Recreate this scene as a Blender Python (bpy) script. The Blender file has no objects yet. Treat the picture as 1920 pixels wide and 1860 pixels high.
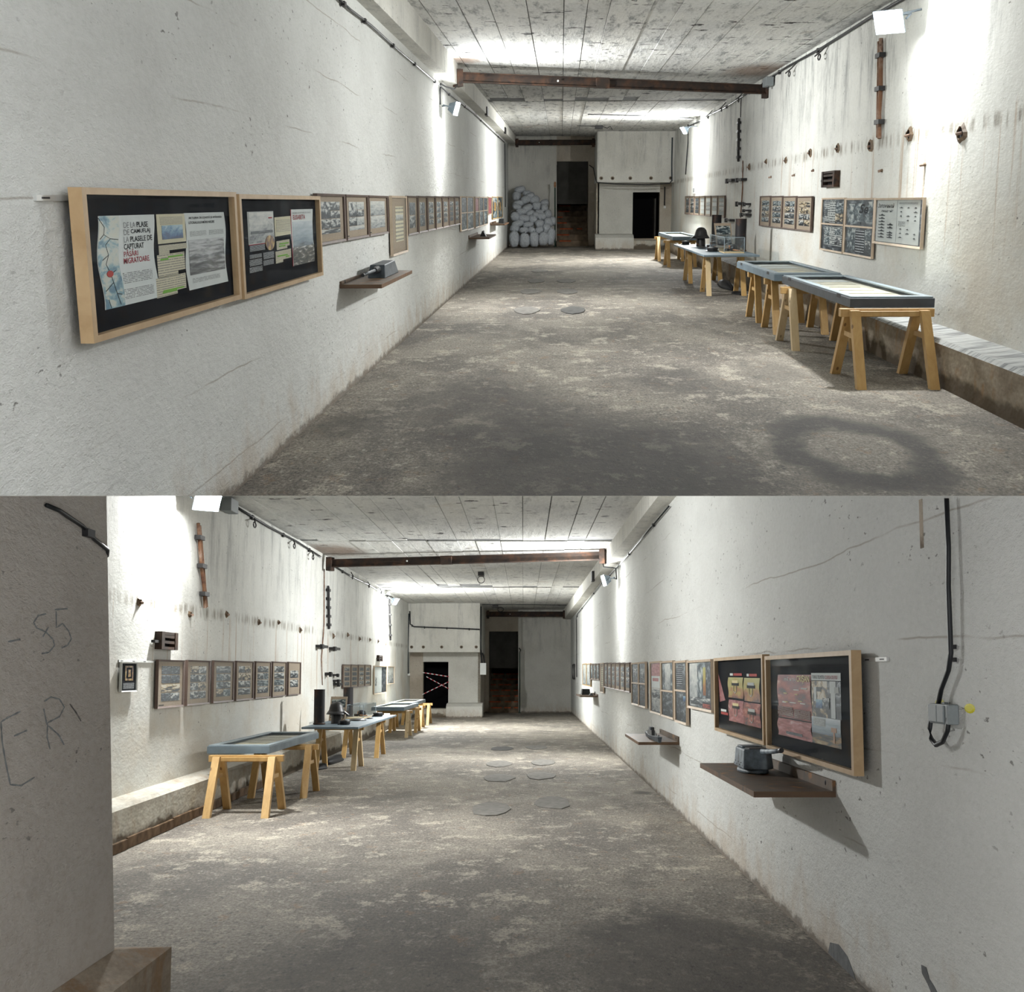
import bpy, bmesh, math, random
from mathutils import Vector, Matrix, Euler

random.seed(11)
scene = bpy.context.scene
COL = scene.collection
S = 2.27                       # the two halls are long: depth rhythm of bays, frames and tables

# ---------------------------------------------------------------- camera, world, exposure
# Two exhibition halls of one bunker meet at the camera: the upper hall runs level,
# the lower hall slopes down beneath it; a thin added slab, unseen edge-on, blocks light between them.
EYE = Vector((0.0, 0.0, 1.87))


def axes(u, v):
    """Axes of a hall seen from the camera (right, up, forward components)."""
    y = Vector((u, v, 1.0)).normalized()
    x = Vector((1.0, 0.0, -y.x / y.z)).normalized()
    z = Vector((0, 0, 0))
    z = y.cross(x)
    if z.y < 0:
        z = -z
    return Matrix((x, y, z))


AX_A = axes(0.0108, 0.2488)
AX_B = axes(-0.0104, -0.1040)
HALL_A = Matrix.Identity(4)
_r = (AX_A @ AX_B.transposed()).to_4x4()
HALL_B = Matrix.Translation(EYE) @ _r @ Matrix.Translation(-EYE)

cd = bpy.data.cameras.new('camera')
cd.sensor_width = 36.0
cd.sensor_fit = 'HORIZONTAL'
cd.lens = 46.875
cd.shift_x = -0.0302
cd.shift_y = 0.0375
cd.clip_start = 0.02
cd.clip_end = 300
cam = bpy.data.objects.new('camera', cd)
COL.objects.link(cam)
right = AX_A @ Vector((1, 0, 0))
up = AX_A @ Vector((0, 1, 0))
fwd = AX_A @ Vector((0, 0, 1))
cm = Matrix((right, up, -fwd)).transposed().to_4x4()
cam.matrix_world = Matrix.Translation(EYE) @ cm
scene.camera = cam
SEAM_N = (AX_A @ Vector((0.0, 1.0, -0.0288))).normalized()    # plane of the added light-blocking slab, through the eye

world = bpy.data.worlds.new('world')
scene.world = world
world.use_nodes = True
world.node_tree.nodes['Background'].inputs[0].default_value = (0.97, 0.99, 1.0, 1)
world.node_tree.nodes['Background'].inputs[1].default_value = 4.2  # even fill through the open near ends, added to brighten the near halls
scene.view_settings.view_transform = 'Standard'
scene.view_settings.look = 'None'
scene.view_settings.gamma = 1.0
scene.view_settings.use_curve_mapping = False
scene.view_settings.exposure = 0.0
LAMP_W = 380.0

# ---------------------------------------------------------------- hall measures
ROOM = HALL_A
A_XL = -2.15
A_BACK, B_BACK = 60.5, 64.0


def A_XR(y): return 4.30 + (y - 8) * 0.009
def A_ZC(y): return 4.40 + (y - 15) * 0.006
def B_XL(y): return -(4.60 + (y - 14) * 0.0128)
B_XR = 2.0
def B_ZC(y): return 4.52 + (y - 15) * 0.0075


# ---------------------------------------------------------------- material helpers
class Mat:
    def __init__(self, name, rough=0.8, spec=0.3, metal=0.0):
        self.m = bpy.data.materials.new(name)
        self.m.use_nodes = True
        self.t = self.m.node_tree
        self.t.nodes.clear()
        self.b = self.add('ShaderNodeBsdfPrincipled', {'Roughness': rough, 'Metallic': metal, 'Specular IOR Level': spec})
        self.o = self.add('ShaderNodeOutputMaterial')
        self.t.links.new(self.b.outputs[0], self.o.inputs[0])

    def add(self, typ, ins=None, **props):
        n = self.t.nodes.new(typ)
        for k, v in props.items():
            setattr(n, k, v)
        for k, v in (ins or {}).items():
            self.set(n.inputs[k], v)
        return n

    def set(self, sock, v):
        if isinstance(v, bpy.types.NodeSocket):
            self.t.links.new(v, sock)
        elif isinstance(v, (tuple, list)) and len(v) == 3 and sock.type == 'RGBA':
            sock.default_value = (*v, 1)
        else:
            sock.default_value = v

    def coord(self, kind='Object', scale=(1, 1, 1), loc=(0, 0, 0)):
        c = self.add('ShaderNodeTexCoord').outputs[kind]
        return self.add('ShaderNodeMapping', {'Vector': c, 'Scale': scale, 'Location': loc}).outputs[0]

    def remap(self, vec, scale=(1, 1, 1), loc=(0, 0, 0)):
        return self.add('ShaderNodeMapping', {'Vector': vec, 'Scale': scale, 'Location': loc}).outputs[0]

    def noise(self, vec, scale, detail=4, rough=0.55, dist=0.0, w=None):
        n = self.add('ShaderNodeTexNoise', {'Vector': vec, 'Scale': scale, 'Detail': detail, 'Roughness': rough, 'Distortion': dist})
        if w is not None:
            n.noise_dimensions = '4D'
            self.set(n.inputs['W'], w)
        return n.outputs[0]

    def voro(self, vec, scale, out='Distance', feature='F1', rand=1.0):
        n = self.add('ShaderNodeTexVoronoi', {'Vector': vec, 'Scale': scale, 'Randomness': rand}, feature=feature)
        return n.outputs[out]

    def ramp(self, fac, stops, interp='LINEAR'):
        n = self.add('ShaderNodeValToRGB', {'Fac': fac})
        r = n.color_ramp
        r.interpolation = interp
        while len(r.elements) < len(stops):
            r.elements.new(0.5)
        for e, (p, c) in zip(r.elements, stops):
            e.position = p
            e.color = (c, c, c, 1) if isinstance(c, (int, float)) else (*c, 1)
        return n.outputs[0]

    def mix(self, fac, a, b, blend='MIX'):
        n = self.add('ShaderNodeMix', data_type='RGBA', blend_type=blend)
        self.set(n.inputs[0], fac)
        self.set(n.inputs[6], a)
        self.set(n.inputs[7], b)
        return n.outputs[2]

    def math(self, op, a, b=0.0, c=0.0):
        n = self.add('ShaderNodeMath', operation=op)
        self.set(n.inputs[0], a)
        self.set(n.inputs[1], b)
        self.set(n.inputs[2], c)
        return n.outputs[0]

    def step(self, v, lo, hi):
        n = self.add('ShaderNodeMapRange', {'Value': v, 'From Min': lo, 'From Max': hi}, interpolation_type='SMOOTHSTEP')
        return n.outputs[0]

    def sep(self, vec):
        return self.add('ShaderNodeSeparateXYZ', {'Vector': vec}).outputs

    def bump(self, h, strength=0.3, dist=0.02):
        n = self.add('ShaderNodeBump', {'Height': h, 'Strength': strength, 'Distance': dist})
        self.t.links.new(n.outputs[0], self.b.inputs['Normal'])

    def col(self, c):
        self.set(self.b.inputs['Base Color'], c)
        return self

    def rough(self, r):
        self.set(self.b.inputs['Roughness'], r)

    def rnd(self, k=40.0):
        r = self.add('ShaderNodeObjectInfo').outputs['Random']
        return self.math('MULTIPLY', r, k)


M = {}
K = 1 / S


def plain(key, c, rough=0.6, spec=0.35, metal=0.0, var=0.15, scale=6.0, bump=0.0):
    """Flat paint or plastic with a little procedural variation."""
    g = Mat(key, rough, spec, metal)
    v = g.coord('Object')
    n = g.noise(v, scale, 5)
    lo = tuple(x * (1 - var) for x in c)
    hi = tuple(min(1, x * (1 + var)) for x in c)
    g.col(g.ramp(n, [(0.3, lo), (0.7, hi)]))
    if bump:
        g.bump(n, bump, 0.01)
    M[key] = g.m
    return g.m


def plaster(key, c1, c2, seed=0.0, drip=0.0, rust=0.0, band=None, stain=0.6, boards=0.55, spots=0.75, grain=1.0, relief=0.045):
    g = Mat(key, 0.9, 0.15)
    v = g.coord('Object', (1, K, 1), (seed, seed * 1.7, 0))
    raw = g.coord('Object')
    z = g.sep(raw)[2]
    big = g.noise(v, 0.9, 4, 0.6)
    c = g.mix(g.step(big, 0.35, 0.68), c1, c2)
    fine = g.noise(v, 30, 4, 0.7)
    c = g.mix(0.22, c, g.ramp(fine, [(0.3, 0.25), (0.5, 0.62), (0.7, 0.85)]), 'OVERLAY')
    med = g.noise(v, 8, 6, 0.74)
    if rust:
        bz_ = g.math('MULTIPLY', g.step(g.noise(g.remap(v, (1, 1, 1), (4, 4, 4)), 0.8, 5, 0.65), 0.40, 0.65), g.math('SUBTRACT', 1.0, g.step(z, 0.9, 2.6)))
        c = g.mix(g.math('MULTIPLY', bz_, 0.6), c, (0.60, 0.53, 0.43))
    # pits and dark specks
    sp = g.noise(g.remap(v, (1, 1, 1.3), (3, 5, 1)), 22, 3, 0.5)
    spm = g.math('MULTIPLY', g.step(sp, 0.66, 0.72), g.step(g.noise(v, 1.7, 3), 0.45, 0.62))
    c = g.mix(g.math('MULTIPLY', spm, spots), c, (0.13, 0.12, 0.11))
    height = g.math('ADD', g.math('MULTIPLY', med, 0.7), g.math('MULTIPLY', fine, 0.25 * grain))
    height = g.math('SUBTRACT', height, g.math('MULTIPLY', spm, 0.6))
    if boards:
        zz = g.math('ADD', g.math('DIVIDE', z, boards), g.math('MULTIPLY', g.noise(v, 1.1, 4), 0.22))
        fr = g.math('ABSOLUTE', g.math('SUBTRACT', g.math('FRACT', zz), 0.5))
        ln = g.math('SUBTRACT', 1.0, g.step(fr, 0.0, 0.016))
        ln = g.math('MULTIPLY', ln, g.step(g.noise(g.remap(v, (1, 0.7, 2.4), (9, 2, 4)), 1.3, 5), 0.47, 0.62))
        c = g.mix(g.math('MULTIPLY', ln, 0.6), c, (0.30, 0.25, 0.20))
        height = g.math('SUBTRACT', height, g.math('MULTIPLY', ln, 0.8))
    if stain:
        low = g.math('ADD', z, g.math('MULTIPLY', g.math('SUBTRACT', g.noise(g.remap(v, (2.6, 2.6, 1.2)), 1.6, 5, 0.72), 0.5), 1.5))
        m = g.math('MULTIPLY', g.math('SUBTRACT', 1.0, g.step(low, -0.15, 0.5)), stain)
        c = g.mix(m, c, (0.47, 0.36, 0.25))
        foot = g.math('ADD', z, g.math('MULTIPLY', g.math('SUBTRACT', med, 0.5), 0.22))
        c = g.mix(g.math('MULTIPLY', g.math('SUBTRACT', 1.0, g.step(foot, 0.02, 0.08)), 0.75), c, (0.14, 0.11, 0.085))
    if drip:
        dn = g.noise(g.remap(v, (3.2, 3.2, 0.45)), 1.5, 6, 0.75)
        dm = g.math('MULTIPLY', g.step(dn, 0.46, 0.74), g.step(g.math('ADD', z, g.math('MULTIPLY', big, 1.6)), 2.9, 4.9))
        c = g.mix(g.math('MULTIPLY', dm, drip), c, (0.24, 0.25, 0.25))
    if rust:
        rn = g.noise(g.remap(v, (7, 7, 0.18), (2, 7, 3)), 1.6, 6, 0.7)
        rz = g.math('MULTIPLY', g.step(z, 1.0, 1.7), g.math('SUBTRACT', 1.0, g.step(z, 2.65, 2.9)))
        rm = g.math('MULTIPLY', g.step(rn, 0.55, 0.70), rz)
        c = g.mix(g.math('MULTIPLY', rm, rust), c, (0.40, 0.25, 0.13))
    if band is not None:
        z0, k = band
        bz = g.math('SUBTRACT', z, g.math('MULTIPLY', g.sep(raw)[1], k))
        bz = g.math('ABSOLUTE', g.math('SUBTRACT', g.math('ADD', bz, g.math('MULTIPLY', g.math('SUBTRACT', med, 0.5), 0.15)), z0))
        bm = g.math('MULTIPLY', g.math('SUBTRACT', 1.0, g.step(bz, 0.02, 0.12)), g.step(g.noise(g.remap(v, (6, 6, 0.6)), 2.0, 4), 0.42, 0.66))
        c = g.mix(g.math('MULTIPLY', bm, 0.75), c, (0.20, 0.17, 0.13))
    g.col(c)
    g.bump(med, 0.8, relief)
    M[key] = g.m


WHITE1, WHITE2 = (0.77, 0.785, 0.765), (0.69, 0.70, 0.68)
plaster('plaster_smooth_a', WHITE1, WHITE2, 0.0, stain=0.5, boards=0.56)
plaster('plaster_smooth_b', WHITE1, WHITE2, 5.3, stain=0.5, boards=0.60)
plaster('plaster_streaked_a', (0.76, 0.765, 0.73), (0.65, 0.655, 0.625), 2.1, drip=0.9, rust=0.75, band=(2.66, 0.0), stain=0.4, boards=0, relief=0.012)
plaster('plaster_streaked_b', (0.76, 0.765, 0.73), (0.66, 0.665, 0.635), 7.7, drip=0.6, rust=0.8, band=(2.62, 0.0065), stain=0.4, boards=0, relief=0.012)
plaster('plaster_block', (0.76, 0.75, 0.70), (0.66, 0.65, 0.60), 4.4, drip=0.45, stain=0.45, boards=0)
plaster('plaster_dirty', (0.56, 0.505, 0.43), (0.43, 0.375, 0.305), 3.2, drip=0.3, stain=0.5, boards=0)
plaster('pillar_plaster', (0.74, 0.69, 0.635), (0.63, 0.58, 0.53), 8.1, stain=0.25, boards=0, spots=0.7, grain=2.0)


def ledge_mat(key, c1, c2, rustc, dark, seed, cap=0.0):
    g = Mat(key, 0.9, 0.15)
    v = g.coord('Object', (1, K, 1), (seed, seed, 0))
    z = g.sep(g.coord('Object'))[2]
    n = g.noise(v, 2.2, 4, 0.65)
    f = g.noise(v, 24, 4, 0.7)
    c = g.mix(g.step(n, 0.38, 0.66), c1, c2)
    c = g.mix(0.3, c, g.ramp(f, [(0.3, 0.2), (0.7, 0.85)]), 'OVERLAY')
    r = g.noise(g.remap(v, (3, 3, 1.0), (4, 1, 2)), 1.6, 6, 0.7)
    c = g.mix(g.math('MULTIPLY', g.step(r, 0.5, 0.66), rustc), c, (0.36, 0.20, 0.085))
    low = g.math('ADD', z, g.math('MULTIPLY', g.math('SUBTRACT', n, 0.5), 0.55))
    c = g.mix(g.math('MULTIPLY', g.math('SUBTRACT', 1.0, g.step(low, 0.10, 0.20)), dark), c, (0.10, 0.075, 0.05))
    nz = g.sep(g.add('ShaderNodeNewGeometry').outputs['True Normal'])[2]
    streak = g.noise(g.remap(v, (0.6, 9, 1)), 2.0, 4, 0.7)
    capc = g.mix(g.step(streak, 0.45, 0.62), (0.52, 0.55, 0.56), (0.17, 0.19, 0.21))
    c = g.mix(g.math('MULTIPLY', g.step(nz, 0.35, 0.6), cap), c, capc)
    g.col(c)
    g.bump(n, 0.8, 0.04)
    M[key] = g.m


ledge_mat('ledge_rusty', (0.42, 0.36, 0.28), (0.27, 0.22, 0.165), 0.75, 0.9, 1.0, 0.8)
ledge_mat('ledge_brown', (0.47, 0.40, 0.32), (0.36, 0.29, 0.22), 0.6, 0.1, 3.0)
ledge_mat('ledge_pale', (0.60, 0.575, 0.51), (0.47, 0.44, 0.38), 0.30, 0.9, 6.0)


def floor_mat(key, seed, ring, lift, darkk):
    g = Mat(key, 0.85, 0.25)
    v = g.coord('Object', (1, K, 1), (seed, seed * 1.3, 0))
    raw = g.coord('Object')
    big = g.noise(v, 0.5, 7, 0.70, 0.3)
    med = g.noise(g.remap(v, (1, 1.25, 1), (5, 3, 0)), 2.2, 8, 0.80)
    grit = g.noise(v, 42, 4, 0.8)
    fleck = g.noise(g.remap(v, (1, 1.2, 1), (1, 8, 0)), 13, 6, 0.78)
    L = lambda *c: tuple(x * lift for x in c)
    c = g.mix(g.step(big, 0.40, 0.60), L(0.135, 0.122, 0.108), L(0.245, 0.222, 0.19))
    c = g.mix(g.math('MULTIPLY', g.step(med, 0.53, 0.60), 0.8), c, L(0.41, 0.372, 0.312))
    c = g.mix(g.math('MULTIPLY', g.step(fleck, 0.55, 0.64), 0.75), c, L(0.085, 0.084, 0.085))
    c = g.mix(g.math('MULTIPLY', g.step(fleck, 0.44, 0.37), 0.5), c, L(0.46, 0.43, 0.37))
    c = g.mix(g.math('MULTIPLY', g.step(g.noise(v, 4.3, 5, 0.75), 0.58, 0.68), 0.45), c, L(0.26, 0.165, 0.10))
    c = g.mix(0.75, c, g.ramp(grit, [(0.30, 0.05), (0.5, 0.5), (0.70, 0.97)]), 'OVERLAY')
    pv = g.voro(g.remap(v, (1, 1.3, 1)), 9)
    pm = g.math('MULTIPLY', g.math('SUBTRACT', 1.0, g.step(pv, 0.09, 0.17)), g.step(g.noise(v, 1.3, 4), 0.47, 0.58))
    c = g.mix(g.math('MULTIPLY', pm, 0.7), c, L(0.055, 0.057, 0.06))
    for (rx, ry, r0, r1, amt) in ring:
        d = g.add('ShaderNodeVectorMath', {0: g.remap(raw, (1, 0.42, 0)), 1: (rx, ry * 0.42, 0)}, operation='DISTANCE').outputs['Value']
        d = g.math('ADD', d, g.math('MULTIPLY', g.math('SUBTRACT', g.noise(v, 2.2, 5), 0.5), 0.45))
        m = g.math('MULTIPLY', g.step(d, r0 - 0.12, r0 + 0.06), g.math('SUBTRACT', 1.0, g.step(d, r1 - 0.1, r1 + 0.12))) if r0 > 0 else g.math('SUBTRACT', 1.0, g.step(d, r1 * 0.45, r1 + 0.1))
        c = g.mix(g.math('MULTIPLY', g.math('MULTIPLY', m, amt), g.step(grit, 0.25, 0.55)), c, darkk)
    g.col(c)
    g.bump(med, 0.9, 0.035)
    M[key] = g.m


floor_mat('concrete_floor_a', 0.0, [(2.32, 10.25, 0.42, 0.66, 0.9), (-1.75, 11.5, 0, 0.35, 0.5), (0.3, 9.3, 0, 1.5, 0.8), (2.4, 15.2, 0, 0.5, 0.4), (-0.7, 12.6, 0, 1.1, 0.55), (1.2, 14.5, 0, 0.6, 0.4)], 1.2, (0.052, 0.05, 0.05))
floor_mat('concrete_floor_b', 9.0, [(1.1, 8.8, 0, 1.1, 0.65), (-1.0, 7.6, 0, 1.4, 0.55), (1.73, 21.25, 0, 0.13, 0.9)], 1.35, (0.065, 0.058, 0.052))


def ceil_mat(key, seed, dirt, soot=()):
    g = Mat(key, 0.9, 0.15)
    v = g.coord('Object', (1, K, 1), (seed, seed, 0))
    rnd = g.add('ShaderNodeObjectInfo').outputs['Random']
    big = g.noise(v, 0.7, 4, 0.65)
    c = g.mix(g.step(big, 0.38, 0.66), (0.76, 0.765, 0.745), (0.60, 0.61, 0.61))
    c = g.mix(g.math('MULTIPLY', rnd, 0.35), c, (0.60, 0.575, 0.53))
    med = g.noise(g.remap(v, (2.2, 0.8, 1), (2, 2, 0)), 3.0, 5, 0.75)
    c = g.mix(g.math('MULTIPLY', g.step(med, 0.48, 0.70), dirt), c, (0.145, 0.155, 0.165))
    fine = g.noise(v, 22, 4, 0.75)
    c = g.mix(0.35, c, g.ramp(fine, [(0.3, 0.15), (0.7, 0.9)]), 'OVERLAY')
    chip = g.noise(g.remap(v, (1.5, 5.5, 1), (7, 1, 0)), 1.5, 4, 0.6)
    cm_ = g.step(chip, 0.64, 0.66)
    c = g.mix(cm_, c, (0.03, 0.028, 0.026))
    for (sx_, sy_, sr_) in soot:
        d = g.add('ShaderNodeVectorMath', {0: g.remap(g.coord('Object'), (1, 0.42, 0)), 1: (sx_, sy_ * 0.42, 0)}, operation='DISTANCE').outputs['Value']
        d = g.math('ADD', d, g.math('MULTIPLY', g.math('SUBTRACT', med, 0.5), 0.8))
        c = g.mix(g.math('MULTIPLY', g.math('SUBTRACT', 1.0, g.step(d, sr_ * 0.3, sr_)), 0.7), c, (0.20, 0.11, 0.06))
    rs = g.math('MULTIPLY', g.step(g.noise(v, 0.8, 4, 0.6), 0.62, 0.75), 0.4)
    c = g.mix(rs, c, (0.34, 0.24, 0.15))
    g.col(c)
    g.bump(med, 0.8, 0.03)
    M[key] = g.m


ceil_mat('ceiling_concrete_a', 0.0, 0.75, [(4.1, 28.9, 0.9), (-1.75, 26.4, 0.45)])
ceil_mat('ceiling_concrete_b', 4.0, 0.32, [(-4.4, 30.2, 0.9), (1.6, 29.0, 0.4)])
plain('seam_dark', (0.17, 0.175, 0.18), 0.9, 0.1, var=0.4)


def rust_mat(key, base, r1, r2, amt=0.5, rough=0.75):
    g = Mat(key, rough, 0.3)
    v = g.coord('Object', (1, 1, 1))
    n = g.noise(v, 3.0, 4, 0.7)
    c = g.mix(g.step(n, 0.65 - amt * 0.4, 0.75), base, r1)
    c = g.mix(g.step(g.noise(g.remap(v, (1, 1, 1), (3, 3, 3)), 7, 5), 0.55, 0.7), c, r2)
    g.col(c)
    g.bump(n, 0.5, 0.01)
    M[key] = g.m


rust_mat('rust_steel', (0.035, 0.026, 0.022), (0.10, 0.05, 0.03), (0.022, 0.018, 0.017), 0.6)
rust_mat('rust_bright', (0.20, 0.10, 0.055), (0.42, 0.33, 0.28), (0.10, 0.045, 0.03), 0.6)
rust_mat('rust_shelf', (0.13, 0.088, 0.058), (0.075, 0.058, 0.046), (0.36, 0.16, 0.045), 0.5, 0.5)
rust_mat('shelf_edge', (0.14, 0.075, 0.04), (0.24, 0.12, 0.045), (0.07, 0.045, 0.03), 0.5, 0.5)
rust_mat('shell_iron', (0.016, 0.015, 0.017), (0.03, 0.022, 0.02), (0.055, 0.027, 0.018), 0.4, 0.55)
rust_mat('hole_rust', (0.16, 0.11, 0.07), (0.06, 0.05, 0.04), (0.27, 0.17, 0.09), 0.5)


def wood(key, c1, c2, scale=(3, 3, 30), rough=0.55, knots=0.0):
    g = Mat(key, rough, 0.35)
    v = g.coord('Object', scale, (1, 2, 3))
    n = g.noise(v, 1.4, 4, 0.65, 0.6)
    c = g.ramp(n, [(0.3, c1), (0.7, c2)])
    r = g.add('ShaderNodeObjectInfo').outputs['Random']
    c = g.mix(g.math('MULTIPLY', r, 0.35), c, c1)
    if knots:
        k = g.voro(g.coord('Object', (7, 3, 4)), 1.0)
        c = g.mix(g.math('MULTIPLY', g.math('SUBTRACT', 1.0, g.step(k, 0.07, 0.13)), knots), c, (0.12, 0.05, 0.02))
    g.col(c)
    g.bump(n, 0.15, 0.004)
    M[key] = g.m


wood('oak_frame', (0.42, 0.28, 0.145), (0.56, 0.40, 0.23), (3, 3, 3))
wood('brown_frame', (0.10, 0.068, 0.056), (0.16, 0.11, 0.092), (4, 4, 4))
wood('pale_frame', (0.54, 0.42, 0.31), (0.66, 0.54, 0.42), (4, 4, 4))
wood('gold_frame', (0.45, 0.28, 0.10), (0.56, 0.38, 0.16), (4, 4, 4))
wood('pine', (0.50, 0.30, 0.105), (0.66, 0.44, 0.19), (9, 5, 0.9), 0.5, 0.8)
wood('pine_pale', (0.60, 0.45, 0.25), (0.72, 0.57, 0.36), (9, 5, 0.9), 0.5, 0.5)
wood('shelf_wood', (0.10, 0.06, 0.035), (0.17, 0.10, 0.055), (2, 1, 9))
plain('case_paint', (0.155, 0.205, 0.245), 0.55, 0.35, var=0.22, scale=3.5, bump=0.1)
plain('case_paint_dark', (0.062, 0.075, 0.092), 0.5, 0.4, var=0.2)
plain('case_lid_paint', (0.30, 0.36, 0.40), 0.5, 0.4, var=0.15)
plain('case_sheet', (0.47, 0.44, 0.36), 0.8, 0.2, var=0.3, scale=2.0)
plain('kraft_mat', (0.40, 0.32, 0.245), 0.85, 0.15, var=0.12, scale=30)
plain('black_mat', (0.009, 0.010, 0.014), 0.85, 0.04, var=0.3)
plain('paper_white', (0.72, 0.74, 0.72), 0.8, 0.2, var=0.04)
plain('paper_grey', (0.52, 0.53, 0.51), 0.8, 0.2, var=0.06)
plain('paper_cream', (0.70, 0.64, 0.46), 0.8, 0.2, var=0.05)
plain('ink_black', (0.022, 0.024, 0.028), 0.8, 0.2, var=0.1)
plain('ink_grey', (0.25, 0.255, 0.26), 0.8, 0.2, var=0.1)
plain('ink_red', (0.36, 0.03, 0.05), 0.8, 0.2, var=0.1)
plain('ink_white', (0.80, 0.80, 0.76), 0.8, 0.2, var=0.03)
plain('ink_cream', (0.80, 0.68, 0.38), 0.8, 0.2, var=0.03)
plain('marker_green', (0.20, 0.47, 0.06), 0.8, 0.2, var=0.1)
plain('dot_red', (0.47, 0.05, 0.04), 0.7, 0.2, var=0.15)
plain('cable_black', (0.016, 0.018, 0.021), 0.5, 0.4, var=0.2)
plain('cable_blue_black', (0.035, 0.048, 0.06), 0.5, 0.4, var=0.2)
plain('iron_black', (0.022, 0.021, 0.022), 0.6, 0.4, var=0.3, scale=14, bump=0.3)
plain('void_black', (0.006, 0.006, 0.007), 0.9, 0.1, var=0.1)  # black painted in for the shade inside passages and holes
plain('door_dark', (0.062, 0.060, 0.054), 0.7, 0.25, var=0.3, scale=2)
plain('galvanised', (0.62, 0.63, 0.62), 0.4, 0.5, metal=0.3, var=0.1)
plain('grey_plastic', (0.23, 0.255, 0.265), 0.55, 0.4, var=0.06, scale=60, bump=0.05)
plain('yellow_dab', (0.72, 0.66, 0.02), 0.6, 0.3, var=0.05)
plain('model_grey', (0.055, 0.068, 0.082), 0.5, 0.4, var=0.45, scale=9, bump=0.2)
plain('model_weathered', (0.16, 0.20, 0.235), 0.55, 0.35, var=0.75, scale=9, bump=0.3)
plain('model_black', (0.018, 0.019, 0.021), 0.5, 0.4, var=0.2)
plain('helmet_black', (0.020, 0.019, 0.020), 0.45, 0.45, var=0.3)
plain('tarp_black', (0.012, 0.012, 0.014), 0.6, 0.35, var=0.3, bump=0.2)
plain('sack', (0.52, 0.55, 0.59), 0.75, 0.25, var=0.22, scale=9, bump=0.25)
plain('lamp_housing', (0.10, 0.125, 0.15), 0.45, 0.4, var=0.1)
plain('switch_white', (0.74, 0.76, 0.75), 0.5, 0.4, var=0.04)
plain('step_concrete', (0.20, 0.15, 0.105), 0.9, 0.15, var=0.55, scale=3, bump=0.4)
plain('step_paint', (0.50, 0.10, 0.035), 0.8, 0.2, var=0.5, scale=8)
plain('post_green', (0.012, 0.045, 0.028), 0.5, 0.4, var=0.2)
plain('tape_red', (0.42, 0.02, 0.035), 0.5, 0.4, var=0.1)
plain('tape_white', (0.80, 0.80, 0.80), 0.5, 0.4, var=0.03)
plain('patch_grey', (0.21, 0.20, 0.185), 0.85, 0.2, var=0.3, scale=9, bump=0.4)
plain('patch_dark', (0.10, 0.098, 0.095), 0.85, 0.2, var=0.3, scale=9, bump=0.4)
plain('brick_brown', (0.155, 0.10, 0.06), 0.9, 0.15, var=0.5, scale=6, bump=0.5)
plain('crayon_blue', (0.31, 0.325, 0.33), 0.9, 0.1, var=0.35, scale=20)
plain('crayon_black', (0.20, 0.19, 0.18), 0.9, 0.1, var=0.4, scale=20)
plain('spall_grey', (0.175, 0.18, 0.185), 0.9, 0.1, var=0.25, scale=14, bump=0.4)
plain('copper_strap', (0.40, 0.20, 0.10), 0.5, 0.4, var=0.3)


def photo(key, stops, ver=2.4, horiz=2.0, grad=0.5, amp=1.9):
    """A printed photograph: sky above, broken ground and shapes below."""
    g = Mat(key, 0.5, 0.3)
    v = g.coord('Generated', (horiz, 1, ver))
    w = g.rnd(60)
    n = g.noise(v, 1.35, 4, 0.62, 0.5, w)
    z = g.sep(g.coord('Generated'))[2]
    f = g.math('ADD', g.math('MULTIPLY', g.math('SUBTRACT', n, 0.5), amp * 1.9), g.math('MULTIPLY', z, grad))
    f = g.math('ADD', f, 0.5 - grad * 0.5)
    g.col(g.ramp(f, stops))
    M[key] = g.m


photo('photo_bw', [(0.2, (0.010, 0.013, 0.018)), (0.45, (0.045, 0.052, 0.06)), (0.62, (0.20, 0.215, 0.22)), (0.85, (0.58, 0.57, 0.53))])
photo('photo_pale', [(0.05, (0.05, 0.06, 0.07)), (0.3, (0.30, 0.31, 0.31)), (0.6, (0.52, 0.52, 0.49)), (0.9, (0.66, 0.64, 0.58))], 4, 3, 0.5, 0.9)
photo('photo_warm', [(0.25, (0.018, 0.018, 0.022)), (0.45, (0.10, 0.085, 0.07)), (0.62, (0.44, 0.32, 0.16)), (0.85, (0.62, 0.56, 0.46))])
photo('photo_dark', [(0.1, (0.008, 0.01, 0.014)), (0.5, (0.03, 0.036, 0.045)), (0.72, (0.13, 0.15, 0.165)), (1.0, (0.42, 0.43, 0.42))], 5, 3, 0.15, 1.3)
photo('photo_teal', [(0.2, (0.014, 0.022, 0.03)), (0.48, (0.075, 0.105, 0.12)), (0.66, (0.27, 0.305, 0.31)), (0.9, (0.54, 0.55, 0.52))], 2.8, 2.4, 0.2, 1.7)
photo('photo_aerial', [(0.05, (0.02, 0.02, 0.022)), (0.4, (0.15, 0.15, 0.15)), (0.62, (0.36, 0.36, 0.36)), (0.9, (0.55, 0.55, 0.55))], 7, 2, 0.55, 1.3)
photo('photo_red', [(0.1, (0.02, 0.012, 0.012)), (0.4, (0.19, 0.02, 0.018)), (0.65, (0.36, 0.06, 0.035)), (0.9, (0.50, 0.22, 0.16))], 4, 2, 0.1, 1.2)
photo('photo_rose', [(0.1, (0.16, 0.03, 0.03)), (0.45, (0.36, 0.085, 0.085)), (0.7, (0.45, 0.16, 0.15)), (0.95, (0.60, 0.40, 0.38))], 5, 4, 0.0, 1.1)
photo('photo_yellow', [(0.05, (0.10, 0.02, 0.01)), (0.3, (0.36, 0.12, 0.02)), (0.55, (0.42, 0.30, 0.035)), (0.9, (0.42, 0.40, 0.10))], 2, 2, 0.7, 0.8)
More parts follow.
